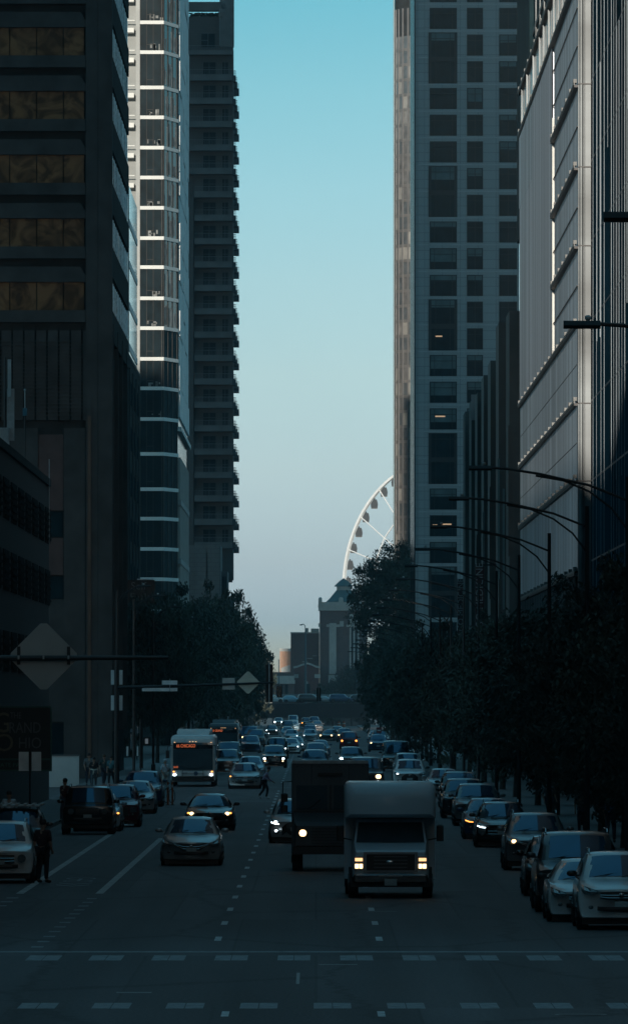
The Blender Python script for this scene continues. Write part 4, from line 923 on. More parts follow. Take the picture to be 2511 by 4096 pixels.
# moving traffic
car('sedan', 'silver sedan with its lamps off, nearest car in the lane left of the box truck', 'car', -3.75, 250, 'sedan', 'silver', 'vgrille', group=GT)
car('sedan', 'black sedan with bright warm headlamps just behind the silver sedan', 'car', -4.06, 317, 'coupe', 'black', 'kidney', {'head': (HOT,.07), 'turn': 1}, GT)
car('suv', 'white crossover with bright white lamp half hidden behind the box truck', 'car', -.72, 289, 'hatch', 'silver', 'spindle', {'head': (HOTW,.06), 'strip': HOTW, 'fog': 'w'}, GT)
car('sedan', 'grey sedan with one amber lamp lit beside the running pedestrian', 'car', -4.0, 467, 'sedan', 'silver', 'wide', {'turn': 1, 'only': -1}, GT)
car('sedan', 'silver blue sedan directly behind the grey sedan near the pedestrian', 'car', -4.1, 522, 'sedan', 'lightblue', 'std', None, GT)
car('suv', 'black sport utility vehicle with round white headlamps and low warm fog lamps', 'car', -3.08, 610, 'suv', 'black', 'box', {'head': (HOTW,.09), 'fog': 1}, GT)
car('off_roader', 'dark tall off-roader right behind the black sport utility vehicle', 'car', -3.3, 707, 'jeep', 'black', 'slots', {'head': (HOTW,.08), 'only': 1}, GT)
car('sedan', 'white sedan with headlamps on, nearer of the pair right of the dark off-roader', 'car', -2.35, 769, 'sedan', 'white', 'std', {'head': WH_}, GT, far=True)
car('sedan', 'silver sedan, farther of the pair right of the dark off-roader', 'car', -2.0, 806, 'sedan', 'silver', 'std', {'head': WH_}, GT, far=True)
car('sedan', 'pale blue sedan far back, in front of a distant dark sport utility vehicle', 'car', -2.95, 1000, 'sedan', 'lightblue', 'std', {'head': WH_, 'only': 1}, GT, far=True)
car('hatchback', 'light blue hatchback behind the far pale blue sedan', 'car', -3.7, 1080, 'hatch', 'lightblue', 'std', None, GT, far=True)
car('suv', 'dark sport utility vehicle with warm headlamps just before the far crossing line', 'car', -4.3, 1257, 'big', 'black', 'box', {'head': (HOT,.08)}, GT, far=True)
car('suv', 'dark blue sport utility vehicle whose windscreen shows right above the box truck', 'car', -.1, 555, 'suv', 'blue', 'std', None, GT)
car('suv', 'grey car second in line behind the box truck', 'car', .0, 645, 'suv', 'grey', 'box', None, GT)
car('sedan', 'dark blue sedan with one white headlamp third in line behind the box truck', 'car', .35, 735, 'sedan', 'blue', 'std', {'head': (HOTW,.09), 'only': -1}, GT)
car('sedan', 'blue grey sedan with one lamp lit in the far middle lane', 'car', -.75, 1010, 'sedan', 'lightblue', 'std', {'head': WH_, 'only': -1}, GT, far=True)
car('suv', 'pale roofed car tucked behind the blue grey sedan in the far middle lane', 'car', -.8, 1100, 'suv', 'blue', 'std', None, GT, far=True)
car('sedan', 'black sedan with round amber headlamps turned across the far lanes', 'car', 1.2, 1010, 'sedan', 'black', 'std', {'head': (HOT,.10)}, GT, rz=R(-14), far=True)
car('off_roader', 'dark red boxy off-roader with orange headlamps in the right lane', 'car', 3.36, 840, 'jeep', 'red', 'slots', {'head': (AMB,.12)}, GT)
car('sedan', 'dark sedan with white running lights right behind the box truck roof', 'car', 2.5, 588, 'suv', 'black', 'std', {'head': (HOTW,.09), 'strip': HOTW}, GT)
car('suv', 'dark car with one dazzling warm headlamp peeking right of the box truck', 'car', 2.72, 452, 'big', 'dark', 'box', {'head': (HOT,.13), 'only': 1, 'fog': 'w'}, GT)
car('suv', 'dark blue crossover with small warm headlamps near the red do not enter sign', 'car', 6.0, 800, 'suv', 'blue', 'std', {'head': (HOT,.07)}, GT)
car('suv', 'white crossover with large black grille right of the box truck', 'car', 5.25, 465, 'suv', 'white', 'spindle', {'head': (HOTW,.05), 'only': -1, 'strip': LAMPG}, GT, rails=True)
car('wagon', 'silver car hidden mostly behind the white crossover with black grille', 'car', 5.75, 520, 'suv', 'silver', 'std', None, GT)
car('van', 'dark van looming behind the white crossover with black grille', 'van', 5.6, 580, 'van', 'black', 'box', None, GT)
car('suv', 'white car under the overpass at the far left with one white lamp', 'car', px(670,1562), 1562, 'suv', 'white', 'std', {'head': (HOTW,.16)}, GT, far=True)
car('delivery_van', 'white boxy van under the overpass with round amber lamps', 'van', px(705,1566), 1566, 'van', 'white', 'slots', {'head': (AMB,.16)}, GT, far=True)
car('suv', 'dark car under the overpass with a small amber lamp', 'car', px(736,1562), 1562, 'suv', 'dark', 'box', {'head': (AMB,.12), 'only': -1}, GT, far=True)
car('suv', 'blue black car farthest right of the four under the overpass', 'car', px(756,1560), 1560, 'big', 'blue', 'box', None, GT, far=True)
for i, (x_, Y_, k_, c_) in enumerate(((-.9,1200,'suv','black'),(2.9,1130,'sedan','silver'),(-4.4,1400,'sedan','white'),(.2,1330,'suv','grey'),(3.4,980,'suv','dark'),(-6.3,1180,'sedan','dark'),(-3.6,1330,'suv','lightblue'))):
    car('suv' if k_ == 'suv' else 'sedan', ['black car far back in the middle lane before the crossing line','silver car far back in the right lane behind the turned black sedan','white car waiting nearest the far crossing line on the left','grey car just before the far crossing line in the middle','dark car between the dark red off-roader and the turned black sedan','dark car far back beside the left kerb','pale blue car in front of the white one near the far crossing line'][i], 'car', x_, Y_, k_, c_, 'std', {'head': (HOTW if i % 2 else HOT, .08)} if i % 3 else None, GT, far=True)
# parked, right kerb, near to far
car('suv', 'white compact crossover at the right edge, nearest parked car on the right', 'car', 6.62, 180, 'suv', 'white', 'wide', {}, GR, rails=True)
car('coupe', 'white muscle sedan parked second from the camera on the right', 'car', 6.15, 186.6, 'coupe', 'white', 'wide', {}, GR)
car('suv', 'large dark sport utility vehicle parked right behind the white muscle sedan', 'car', 6.18, 195, 'big', 'dark', 'box', {}, GR, rails=True)
car('sedan', 'dark sedan squeezed between the large dark vehicle and the grey crossover', 'car', 6.2, 211, 'hatch', 'black', 'std', {}, GR)
car('suv', 'grey crossover with one orange side lamp lit, parked on the right', 'car', 6.45, 243, 'suv', 'grey', 'vgrille', {'head': (HOT,.06,.66), 'only': -1}, GR, rails=True)
car('suv', 'black crossover with a white angled daytime lamp parked on the right', 'car', 6.3, 281, 'hatch', 'black', 'box', {'strip': HOTW}, GR, rails=True)
car('sedan', 'blue sedan with an orange light strip behind the black crossover', 'car', 6.2, 298, 'sedan', 'blue', 'std', {'strip': AMB}, GR)
car('suv', 'dark silver roofed vehicle parked before the blue sedan with orange strip', 'car', 6.4, 329, 'suv', 'grey', 'box', {}, GR)
car('suv', 'dark crossover half hidden on the right, close behind the dark silver roofed vehicle', 'car', 6.25, 350, 'suv', 'dark', 'std', {}, GR)
car('suv', 'large black sport utility vehicle with pale roof bars and a small white lamp', 'car', 6.65, 384, 'suv', 'black', 'box', {'head': (HOTW,.05), 'only': -1}, GR, rails=True)
car('sedan', 'pale sedan showing only its left side behind the black vehicle with roof bars', 'car', 6.6, 428, 'sedan', 'silver', 'std', {}, GR)
for i, (Y, c, k) in enumerate(((660,'dark','suv'),(690,'grey','sedan'),(900,'black','suv'),(960,'silver','sedan'))):
    car('sedan' if k == 'sedan' else 'suv', ['far parked dark crossover on the right beyond the white crossover','far parked grey sedan beyond the far parked dark crossover on the right','black crossover parked far back on the right near the far trees','silver sedan parked farthest on the right under the trees'][i], 'car', 6.9, Y, k, c, 'std', {}, GR, far=True)
# parked, left kerb
car('suv', 'white sport utility vehicle cut by the left edge of the picture', 'car', -8.62, 226, 'suv', 'white', 'slots', {}, GL, rails=True)
car('suv', 'dark vehicle with a ribbed pale roof rack behind the white one at the left edge', 'car', -9.15, 252, 'suv', 'dark', 'box', {}, GL, rails=True)
car('off_roader', 'small black boxy off-roader with round lamps parked on the left', 'car', -8.46, 308, 'jeep', 'black', 'slots', {}, GL, rails=True)
car('sedan', 'pale blue sedan peeking out behind the small black off-roader', 'car', -8.3, 315, 'sedan', 'lightblue', 'std', {'turn': 1, 'only': 1}, GL)
car('suv', 'maroon sport utility vehicle parked on the left behind the black off-roader', 'car', -7.85, 326, 'suv', 'maroon', 'box', {}, GL)
car('sedan', 'light sedan parked on the left beside the bicycles', 'car', -7.95, 364, 'sedan', 'silver', 'std', {}, GL)
car('van', 'tall dark blue car parked behind the light sedan near the bicycles', 'car', -8.1, 388, 'suv', 'blue', 'std', {}, GL)
car('suv', 'black sport utility vehicle with chrome trim between the two buses', 'car', -6.5, 620, 'big', 'black', 'slots', {}, GL, rails=True)
car('suv', 'black car with chrome lamps right behind the first bus', 'car', -6.0, 560, 'suv', 'dark', 'slots', {}, GL)
car('sedan', 'blue car right beside the tail of the second bus', 'car', -6.15, 780, 'suv', 'blue', 'std', {}, GL, far=True)
car('suv', 'blue van with one yellow lamp beyond the second bus', 'car', px(600,905), 905, 'van', 'blue', 'std', {'head': (HOT,.12), 'only': -1}, GL, far=True)
car('suv', 'dark vehicle parked beside the blue van beyond the second bus', 'car', px(615,880), 880, 'big', 'dark', 'box', {}, GL, far=True)
car('sedan', 'teal car side on with one white lamp beyond the second bus', 'car', px(645,1060), 1060, 'sedan', 'blue', 'std', {'head': (HOTW,.10), 'only': 1}, GL, rz=R(70), far=True)
car('hatchback', 'pale blue hatchback side on in the open lot by the pale wall', 'car', px(96,440), 440, 'hatch', 'lightblue', 'std', {'turn': 1}, 'cars in the open lot', rz=R(62))
# cars on the overpass, side on
for i, (xx, k, c) in enumerate(((655,'suv','white'),(697,'hatch','lightblue'),(745,'big','dark'),(778,'sedan','silver'),(820,'big','blue'),(862,'suv','black'))):
    car('sedan' if k in ('sedan','hatch') else 'suv', ['white car crossing the overpass, leftmost of the row','pale blue car second from the left on the overpass','dark car third from the left on the overpass, taller than its neighbours','silver low car in the middle of the overpass row','dark blue tall car second from the right on the overpass','black car at the right end of the overpass row'][i],
        'car', px(xx+30,Y0+4) if 1 else 0, Y0+4+(i%2)*4.5, k, c, 'std', None, 'cars crossing the overpass', rz=R(90), z=4.4, far=True)
# roof rack
a = [o for o in bpy.data.objects if o.get('label','').startswith('dark vehicle with a ribbed')][0]
g = MB(); g.box(-.75,.75,1.9,4.0,1.74,1.78)
for k in range(7): g.box(-.78+.25*k,-.70+.25*k,1.85,4.05,1.781,1.83)
g.build('roof_rack', ALU, a)

# ------------------------------------------------------------ buses
def bus(label, X, Y, dest, litcol, body_m, second=False):
    t = thing('city_bus', label, 'bus', (X, Y, 0), 0, 'city buses'); W = 1.27; Hh = 2.98; L = 12.2
    g = MB(); 
    def ring(y, k, z0, z1, c=.18): w = W*k; return [(-w+.08,y,z0),(w-.08,y,z0),(w,y,z0+.1),(w,y,z1-c),(w-c*.4,y,z1-.06),(w-c,y,z1),(-w+c,y,z1),(-w+c*.4,y,z1-.06),(-w,y,z1-c),(-w,y,z0+.1)]
    g.rings([ring(.11,.985,.36,2.58), ring(.16,.995,.30,2.75), ring(.38,1,.28,2.93), ring(.8,1,.28,Hh), ring(L-.3,1,.28,Hh), ring(L,.97,.35,2.8)]); g.build('body', body_m, t)
    g = MB(); g.rings([[(x,y,z) for x,z in ((-w,2.9),(w,2.9),(w,zz),(-w,zz))] for y, w, zz in ((1.6,.9,2.95),(2.1,.95,3.22),(6.5,.95,3.22),(6.8,.9,2.95))]); g.build('roof_unit', body_m, t)
    g = MB(); g.rings([[(x,y,z) for x,z in ((-w,2.9),(w,2.9),(w,zz),(-w,zz))] for y, w, zz in ((8.2,.9,2.95),(8.6,1.0,3.3),(11.2,1.0,3.3),(11.6,.9,2.95))]); g.build('roof_unit', body_m, t)
    def front(x, z): return .08*(abs(x)/W)**4 + (.0 if z < 2.5 else (z-2.5)*.4)
    def pan(nm, x0, x1, z0, z1, off, m, par=t, n=8):
        g = MB(); rows_ = []
        for j in range(4):
            z = z0+(z1-z0)*j/3; rows_.append([(x0+(x1-x0)*i/n, front(x0+(x1-x0)*i/n, z)-off, z) for i in range(n+1)])
        g.grid(rows_); g.grid([[(p[0],p[1]+.1,p[2]) for p in r] for r in rows_]); 
        g.grid([rows_[0],[(p[0],p[1]+.1,p[2]) for p in rows_[0]]]); g.grid([rows_[-1],[(p[0],p[1]+.1,p[2]) for p in rows_[-1]]]); return g.build(nm, m, par)
    pan('windscreen', -1.14, 1.14, .98, 2.16, .03, TRGL)
    hd = pan('destination_sign', -1.14, 1.14, 2.18, 2.54, .035, mat('dark sign glass', (.012,.02,.025), .1, 0, spec=.6, noise=2, amt=.2))
    text('lettering', dest[0], .27, LED, hd, (dest[1], -.05, 2.35), sx=.66, ext=.006, space=1.05)
    lp = pan('lower_panel', -1.20, 1.20, .62, .93, .028, body_m if not second else BLKP)
    pan('bumper', -1.22, 1.22, .34, .60, .06, BLKP)
    if dest[2]:
        text('lettering', '5633', .15, LED, t, (-.98, -.03, 1.13), sx=.9); text('lettering', '6125', .17, mat('dark blue number', (.02,.06,.12), .5, noise=9, amt=.1), lp, (-.48, -.04, .78), sx=1)
        MB().disc((.17,-.04,.77), .12, 'y', 20, .02).build('emblem', mat('dark blue number', (.02,.06,.12)), lp)
    for sx in (-1, 1):
        if not second or sx == 1:
            MB().ball((sx*1.05,front(1.05,.68)-.06,.69), (.10,.05,.075), 14, 7).build('headlight', HOTW, t, True)
            MB().ball((sx*1.10,front(1.1,.88)-.05,.875), (.05,.03,.04), 12, 6).build('turn_signal', AMB, t, True)
        g = MB(); g.tube([(sx*1.2,.1,2.4),(sx*1.42,-.2,2.35),(sx*1.45,-.25,2.1)], .02, 5); g.box(sx*1.45-.10,sx*1.45+.10,-.29,-.2,1.65,2.1); g.build('mirror', BLKP, t)
        MB().tube([(sx*.05,-.06,1.0),(sx*.75,-.05,1.25)], .014, 5).build('wiper', BLKP, t)
        for yw in (2.6, 8.6):
            g = MB(); g.disc((sx*(W-.11),yw,.48), .48, 'x', 22, .26); w = g.build('wheel', TYRE, t); MB().disc((sx*(W+.03),yw,.48), .25, 'x', 16, .03).build('rim', RIM, w)
        for k in range(6): MB().box(min(sx*(W+.004),sx*(W-.05)), max(sx*(W+.004),sx*(W-.05)), 1.4+1.75*k, 2.95+1.75*k, 1.25, 2.35).build('side_window', GLASSD, t)
    for x in (-1.05,-.17,0,.17,1.05): MB().ball((x, front(x,2.6)-.02, 2.6 if abs(x)<.5 else 2.56), (.035,.025,.02), 8, 5).build('marker_lamp', BULB, t)
    g = MB()
    for x in (-.6,.6): g.tube([(x,-.08,.5),(x,-.18,.55),(x,-.2,.95)], .018, 5)
    for z in (.55,.75,.95): g.tube([(-.6,-.2,z),(.6,-.2,z)], .015, 5)
    g.build('bike_rack', BLKP, t); return t
BUSW = mat('white bus paint', (.50,.51,.50), .4, noise=1.2, amt=.12, coat=.3)
bus('white city bus with orange display 66 CHICAGO and both headlamps lit', -7.07, 478, ('66 CHICAGO', -.40, True), 1, BUSW)
bus('dark fronted city bus with orange display 65 GRAND behind the first bus', -7.95, 714, ('65 GRAND', -.50, False), 1, mat('dark bus paint', (.05,.055,.06), .4, noise=1.2, amt=.15), True)

# ------------------------------------------------------------ step van
t = thing('box_truck', 'tall dark step van with one round warm headlamp beside the white motorhome van', 'truck', (.42, 242, 0)); W = 1.13
TM = mat('dark brown grey truck paint', (.085,.095,.105), .5, noise=.8, amt=.15)
g = MB()
def rr(y, w, z0, z1, c=.08): return [(-w,y,z0),(w,y,z0),(w,y,z1-c),(w-c,y,z1),(-w+c,y,z1),(-w,y,z1-c)]
g.rings([rr(.85,W-.03,1.5,3.16),rr(.9,W,1.45,3.2),rr(7.0,W,.6,3.2)]); g.build('body', TM, t)
MB().box(-W,W,.95,7.0,.62,1.6).build('lower_body', TM, t)
MB().box(-W+.02, W-.02, .80, 1.0, 3.14, 3.23).build('roof_edge', ALU, t)
g = MB(); g.rings([[(-1.0,.0,.75),(1.0,.0,.75),(.98,.0,1.33),(-.98,.0,1.33)],[(-1.06,.25,.6),(1.06,.25,.6),(1.04,.22,1.45),(-1.04,.22,1.45)],[(-1.1,.95,.55),(1.1,.95,.55),(1.08,.88,1.72),(-1.08,.88,1.72)]]); g.build('hood', mat('dark truck nose', (.06,.065,.072), .45, noise=.8, amt=.15), t)
for sx in (-1, 1):
    MB().box(sx*.55-.44 if sx<0 else .10, sx*.55+.46 if sx<0 else 1.0, .79, .86, 1.80, 2.50).build('windscreen', TRGL, t)
    if 1:
        h = MB().disc((sx*.80,-.03,1.12), .16, 'y', 20, .06).build('headlight', BLKP, t); MB().ball((sx*.80,-.075,1.12), (.105,.03,.105), 16, 7).build('bulb', HOT if sx < 0 else LAMPG, h, True)
    g = MB(); g.tube([(sx*1.12,.85,2.62),(sx*1.38,.6,2.60),(sx*1.40,.6,1.7),(sx*1.12,.85,1.68)], .018, 6); g.build('mirror_bracket', BLACKM, t)
    for z0, z1 in ((2.02,2.28),(1.72,1.93)):
        MB().cbox(sx*1.34-.10, sx*1.34+.10, .52, .66, z0, z1, .03).build('wing_mirror', BLKP, t)
    for yw in (1.6, 5.4):
        w = MB().disc((sx*(W-.17),yw,.45), .45, 'x', 22, .30).build('wheel', TYRE, t); MB().disc((sx*(W-.0),yw,.45), .24, 'x', 16, .03).build('rim', RIM, w)
MB().box(-.36,.36,.76,.83,2.80,2.87).build('vent', BLKP, t)
MB().box(-.02,.03,.78,.86,1.80,2.52).build('windscreen_pillar', BLACKM, t); MB().box(-1.08,1.08,.835,.895,1.70,1.76).build('cowl_trim', DARKM, t)
for x in (-.95,-.3,0,.3,.95): MB().ball((x,.80,3.06),(.035,.025,.02),8,5).build('marker_lamp', AMB if 0 else LAMPG, t)
for x in (-.6,.45): MB().tube([(x,.77,1.82),(x+.32,.765,2.1)], .012, 5).build('wiper', BLKP, t)
each('seam_strip', DARKM, t, *[(x,x+.03,.842,.9,2.54,3.12) for x in (-.56,.53)])
MB().box(-1.08,1.08,-.12,.0,.50,.72).build('bumper', BLACKM, t); g = MB()
for k in range(6): g.box(-.55,.55,-.02,-.004,.80+.085*k,.84+.085*k)
g.build('grille', DARKM, t)

# ------------------------------------------------------------ motorhome style van with over-cab box
t = thing('motorhome', 'white motorhome van with over-cab bunk and chrome grille before the dark step van', 'motorhome', (1.88, 209, 0))
RVW = mat('white fibreglass', (.52,.62,.68), .4, noise=1, amt=.06, coat=.3)
W = 1.15; g = MB()
def hr(y, w, z0, z1, c=.12): return [(-w,y,z0),(w,y,z0),(w,y,z1-c),(w-c*.35,y,z1-c*.35),(w-c,y,z1),(-w+c,y,z1),(-w+c*.35,y,z1-c*.35),(-w,y,z1-c)]
g.rings([hr(2.3,W,.45,2.9),hr(7.0,W,.45,2.9)]); g.build('rear_body', RVW, t)
g = MB(); g.rings([hr(.72,W-.14,2.12,2.62,.16),hr(.80,W-.05,2.05,2.78,.18),hr(1.0,W-.005,2.02,2.89,.14),hr(2.299,W-.005,2.0,2.895,.12)]); ob = g.build('over_cab_bunk', RVW, t, True)
for x in (-.80,-.13,.04,.22,.92): MB().ball((x,.74 if abs(x)<.5 else .80,2.49), (.028,.02,.022), 8, 5).build('marker_lamp', AMB if 0 else BULB, t)
def cs(y, w, z0, z1, wt=None): wt = wt or w; return [(-w,y,z0),(w,y,z0),(w,y,(z0+z1)/2),(wt,y,z1),(-wt,y,z1),(-w,y,(z0+z1)/2)]
g = MB(); g.rings([cs(.04,.90,.62,1.16,.86), cs(.12,.95,.55,1.22,.88), cs(.85,.97,.5,1.38,.90), cs(.95,.97,.5,1.40,.92), cs(1.55,.97,.5,1.98,.84), cs(2.3,.98,.5,2.0,.86)]); g.build('cab', RVW, t)
g = MB(); g.grid([[(-.86,.92,1.40),(0,.86,1.40),(.86,.92,1.40)],[(-.80,1.45,1.90),(0,1.38,1.90),(.80,1.45,1.90)]]); g.build('windscreen', TRGL, t)
for sx in (-1, 1):
    g = MB(); g.add([(sx*.975,1.15,1.42),(sx*.975,2.2,1.42),(sx*.905,2.2,1.9),(sx*.905,1.55,1.9)], [(0,1,2,3)]); g.build('side_window', CARGL, t)
    h = MB().box(sx*.80-.115, sx*.80+.115, -.01, .06, .72, 1.06).build('headlight', CHROME, t)
    MB().box(sx*.80-.095, sx*.80-.01, -.035, -.011, .76, .87).build('bulb', HOT, h); MB().box(sx*.80+.01, sx*.80+.095, -.035, -.011, .76, .87).build('bulb', HOT, h)
    MB().box(sx*.80-.095, sx*.80+.095, -.03, -.011, .94, 1.02).build('turn_lamp', BULB, h)
    g = MB(); g.tube([(sx*.97,1.5,1.45),(sx*1.2,1.35,1.5),(sx*1.26,1.35,1.6)], .018, 5); g.cbox(sx*1.26-.09, sx*1.26+.09, 1.28, 1.4, 1.42, 1.84, .03); g.build('wing_mirror', BLKP, t)
    for yw in (1.0, 5.3):
        w = MB().disc((sx*(.93 if yw < 2 else 1.0),yw,.39), .39, 'x', 22, .24).build('wheel', TYRE, t); MB().disc((sx*(1.06 if yw < 2 else 1.13),yw,.39), .22, 'x', 16, .03).build('rim', RIM, w)
g = MB()
for b in ((-.64,.64,-.02,.03,1.12,1.17),(-.64,.64,-.02,.03,.66,.70)): g.box(*b)
for b in ((-.68,-.62,-.015,.03,.66,1.17),(.62,.68,-.015,.03,.66,1.17)): g.box(*b)
gs = g.build('grille_surround', mat('satin chrome', (.25,.26,.27), .4, .7, noise=6, amt=.1), t); MB().box(-.61,.61,.0,.035,.705,1.115).build('grille', BLKP, t)
for z in (.77,.86,.95,1.04): MB().box(-.42,.42,-.018,-.001,z,z+.028).build('grille_bar', RIM, gs)
MB().ball((-.02,-.03,.92), (.11,.014,.045), 16, 6).build('badge', CHROME, t, True)
MB().cbox(-.93,.93,-.14,.02,.42,.62,.04).build('bumper', CHROME if 0 else mat('dull chrome bumper', (.10,.105,.11), .25, .8, noise=5, amt=.2), t)
MB().box(-.30,.30,-.155,-.141,.56,.60).build('bumper_strip', CHROME, t)
MB().box(-.155,.155,-.165,-.15,.33,.50).build('licence_plate', PLATE, t)
MB().box(-1.0,1.0,.4,6.8,.28,.49).build('chassis', BLKP, t)
# ------------------------------------------------------------ street lamps
def lamp(X, Y, s, label, group, hp=10.9, reach=3.75, sgn=-1):
    t = thing('street_lamp', label, 'street lamp', (X, Y, .15), 0, group)
    MB().tube([(0,0,0),(0,0,.5),(0,0,.55),(0,0,hp)], [.16,.15,.095,.065], 10).build('pole', BLACKM, t)
    k = reach/3.75
    up = [(0,10.25),(1.05,10.67),(2.4,10.98),(3.3,11.12),(3.75,11.15)]
    lo = [(0,9.45),(.45,10.05),(1.05,10.5),(1.75,10.8),(2.5,10.93)]
    MB().tube([(sgn*x*k, 0, z) for x, z in up], .036, 7).build('arm', BLACKM, t)
    MB().tube([(sgn*x*k, 0, z) for x, z in lo], .030, 7).build('brace', BLACKM, t)
    xh = sgn*(reach+.25); g = MB(); g.rings([[(xh + a*sgn*.62, b*w, 11.12+dz) for a, b in ((-.5,-1),(.5,-.7),(.5,.7),(-.5,1))] for w, dz in ((.12,-.05),(.15,0),(.10,.08))])
    h = g.build('lamp_head', BLACKM, t); MB().ball((xh-.1*sgn,0,11.25), .055, 8, 5).build('photocell', ALU, h)
    return t
ys = [139,182.5,225,259,301,346,389,432,475,520,566,612,660,710,760,815,870,930,1000,1080]
for i, Y in enumerate(ys):
    if i == 1: continue
    n = i if i > 1 else i
    lamp(8.45, Y, 1, ('black cobra street lamp whose head alone shows at the right edge' if i == 0 else 'black double armed street lamp, %s in the receding row along the right kerb' % (ORD[i-2])), 'street lamps along the right kerb')
lamp(8.7, 108, 1, 'black street lamp head at the top of the right edge', 'street lamps along the right kerb', hp=10.9, reach=4.4)
for i, Y in enumerate((458,500,560,640,740,860)): lamp(-10.95, Y, 1, 'dark street lamp on the left pavement, %s from the camera' % ORD[i], 'street lamps along the left kerb', reach=1.3, sgn=1)
a = thing('highway_lamp', 'tall grey blue lamp mast with a hooked head behind the overpass', 'street lamp', (px(735,1800), 1800, 3.0)); BG2 = mat('blue grey galvanised', (.10,.15,.17), .5, .4, noise=1, amt=.1)
h = pz(1512,1800)-3; MB().tube([(0,0,0),(0,0,h*.7),(0,0,h)], [.28,.2,.13], 8).build('mast', BG2, a); MB().tube([(0,0,h),(-.12,0,h+.6),(-.5,0,h+.9),(-.9,0,h+.8)], .10, 6).build('arm', BG2, a); MB().ball((-.95,0,h+.72), (.35,.2,.16), 8, 5).build('lamp_head', BG2, a)
for (xx, yy, nm) in ((858,1640,'short grey pole standing behind the overpass right of the tall mast'),(671,1590,'thin dark pole behind the overpass near the orange block')):
    a = thing('pole', nm, 'pole', (px(xx,1790), 1790, 3.0)); MB().tube([(0,0,0),(0,0,pz(yy,1790)-3)], .09, 6).build('shaft', BG2, a); MB().ball((0,0,pz(yy,1790)-2.9), .14, 8, 5).build('cap', BG2, a)

# ------------------------------------------------------------ signals and signs on mast arms
SIGB = mat('bare back of sign', (.50,.50,.47), .55, .35, noise=1.2, amt=.15); SIGW = mat('pale back of sign', (.75,.76,.75), .55, .2, noise=2, amt=.15)
def diamond(t, x, y, z, r, m):
    g = MB(); c = .09*r; g.prism([(x-r+c,z-c),(x-c,z-r+c),(x+c,z-r+c),(x+r-c,z-c),(x+r-c,z+c),(x+c,z+r-c),(x-c,z+r-c),(x-r+c,z+c)], y, y+.02); o = tag(g.build('warning_sign', m), None, None); return o
a = thing('mast_arm', 'thick dark mast arm crossing the upper left in front of the large diamond sign', 'traffic signal arm', (0,0,0)); Y = 143.0
g = MB(); g.tube([(-8.6,Y,.1),(-8.6,Y,6.9)], [.16,.12], 12); g.build('pole', DARKM, a); MB().tube([(-8.6,Y,pz(1584,Y)),(px(60,Y),Y,pz(1584,Y)),(px(405,Y),Y,pz(1583,Y))], [.075,.05,.035], 10).build('arm', DARKM, a)
d = diamond(a, px(105,Y), Y+.06, pz(1580,Y), .625, mat('dull back of sign', (.48,.48,.46), .6, .3, noise=1.2, amt=.15)); d.parent = None; tag(d, 'large diamond shaped sign seen from behind on the near mast arm, left edge', 'sign')
each('bracket', DARKM, d, *[(px(x-4,Y), px(x+4,Y), Y+.03, Y+.058, pz(1600,Y), pz(1556,Y)) for x in (45, 165)])
each('bolt', ALU, d, *[(px(x-2,Y), px(x+2,Y), Y-.09, Y+.05, pz(1587,Y), pz(1578,Y)) for x in (45, 105, 165)])
Y = 455.0
a = thing('mast_arm', 'thin dark mast arm holding a diamond sign and signals over the lane beside the bus', 'traffic signal arm', (0,0,0))
MB().tube([(-10.9,Y,.15),(-10.9,Y,7.2)], [.14,.10], 12).build('pole', BLACKM, a); MB().tube([(-10.9,Y,pz(1655,Y)),(px(400,Y),Y,pz(1652,Y)),(px(660,Y),Y,pz(1643,Y))], [.10,.08,.05], 8).build('arm', BLACKM, a)
d = diamond(a, px(597,Y), Y+.06, pz(1643,Y), .66, mat('tan back of sign', (.66,.61,.50), .6, .1, noise=1.2, amt=.15)); tag(d, 'pale diamond sign seen from behind hanging over the lane before the overpass', 'sign')
def sgn(nm, lab, x0, x1, y0, y1, Y, m, cat='sign', group=None):
    o = MB().cbox(px(x0,Y), px(x1,Y), Y+.05, Y+.08, pz(y1,Y), pz(y0,Y), .01).build(nm, m); tag(o, lab, cat, group); return o
sgn('sign_plate', 'square pale sign back next to the pale diamond sign', 535, 565, 1632, 1660, Y, SIGB)
for i, (x0, x1, y0, y1) in enumerate(((267,275,1613,1648),(287,295,1613,1648),(267,275,1674,1710),(287,295,1674,1710),(304,309,1797,1820),(329,333,1797,1820))):
    sgn('sign_plate', 'narrow upright white plate, ' + ['upper left','upper right','lower left','lower right','low left','low right'][i] + ' of the plates around the left mast pole', x0, x1, y0, y1, Y+.2, SIGW, 'plate', 'white plates around the left mast pole')
a = thing('street_name_sign', 'two pale lit edged boards, street name sign on the left mast arm', 'sign', (0,0,0)); MB().box(px(342,Y), px(427,Y), Y-.05, Y+.0, pz(1664,Y), pz(1656,Y)).build('board', SIGW, a); MB().box(px(390,Y), px(427,Y), Y-.16, Y-.11, pz(1648,Y), pz(1638,Y)).build('board', SIGW, a)
MB().tube([(px(409,Y),Y-.12,pz(1664,Y)),(px(409,Y),Y-.12,pz(1634,Y))], .02, 5).build('hanger', ALU, a)
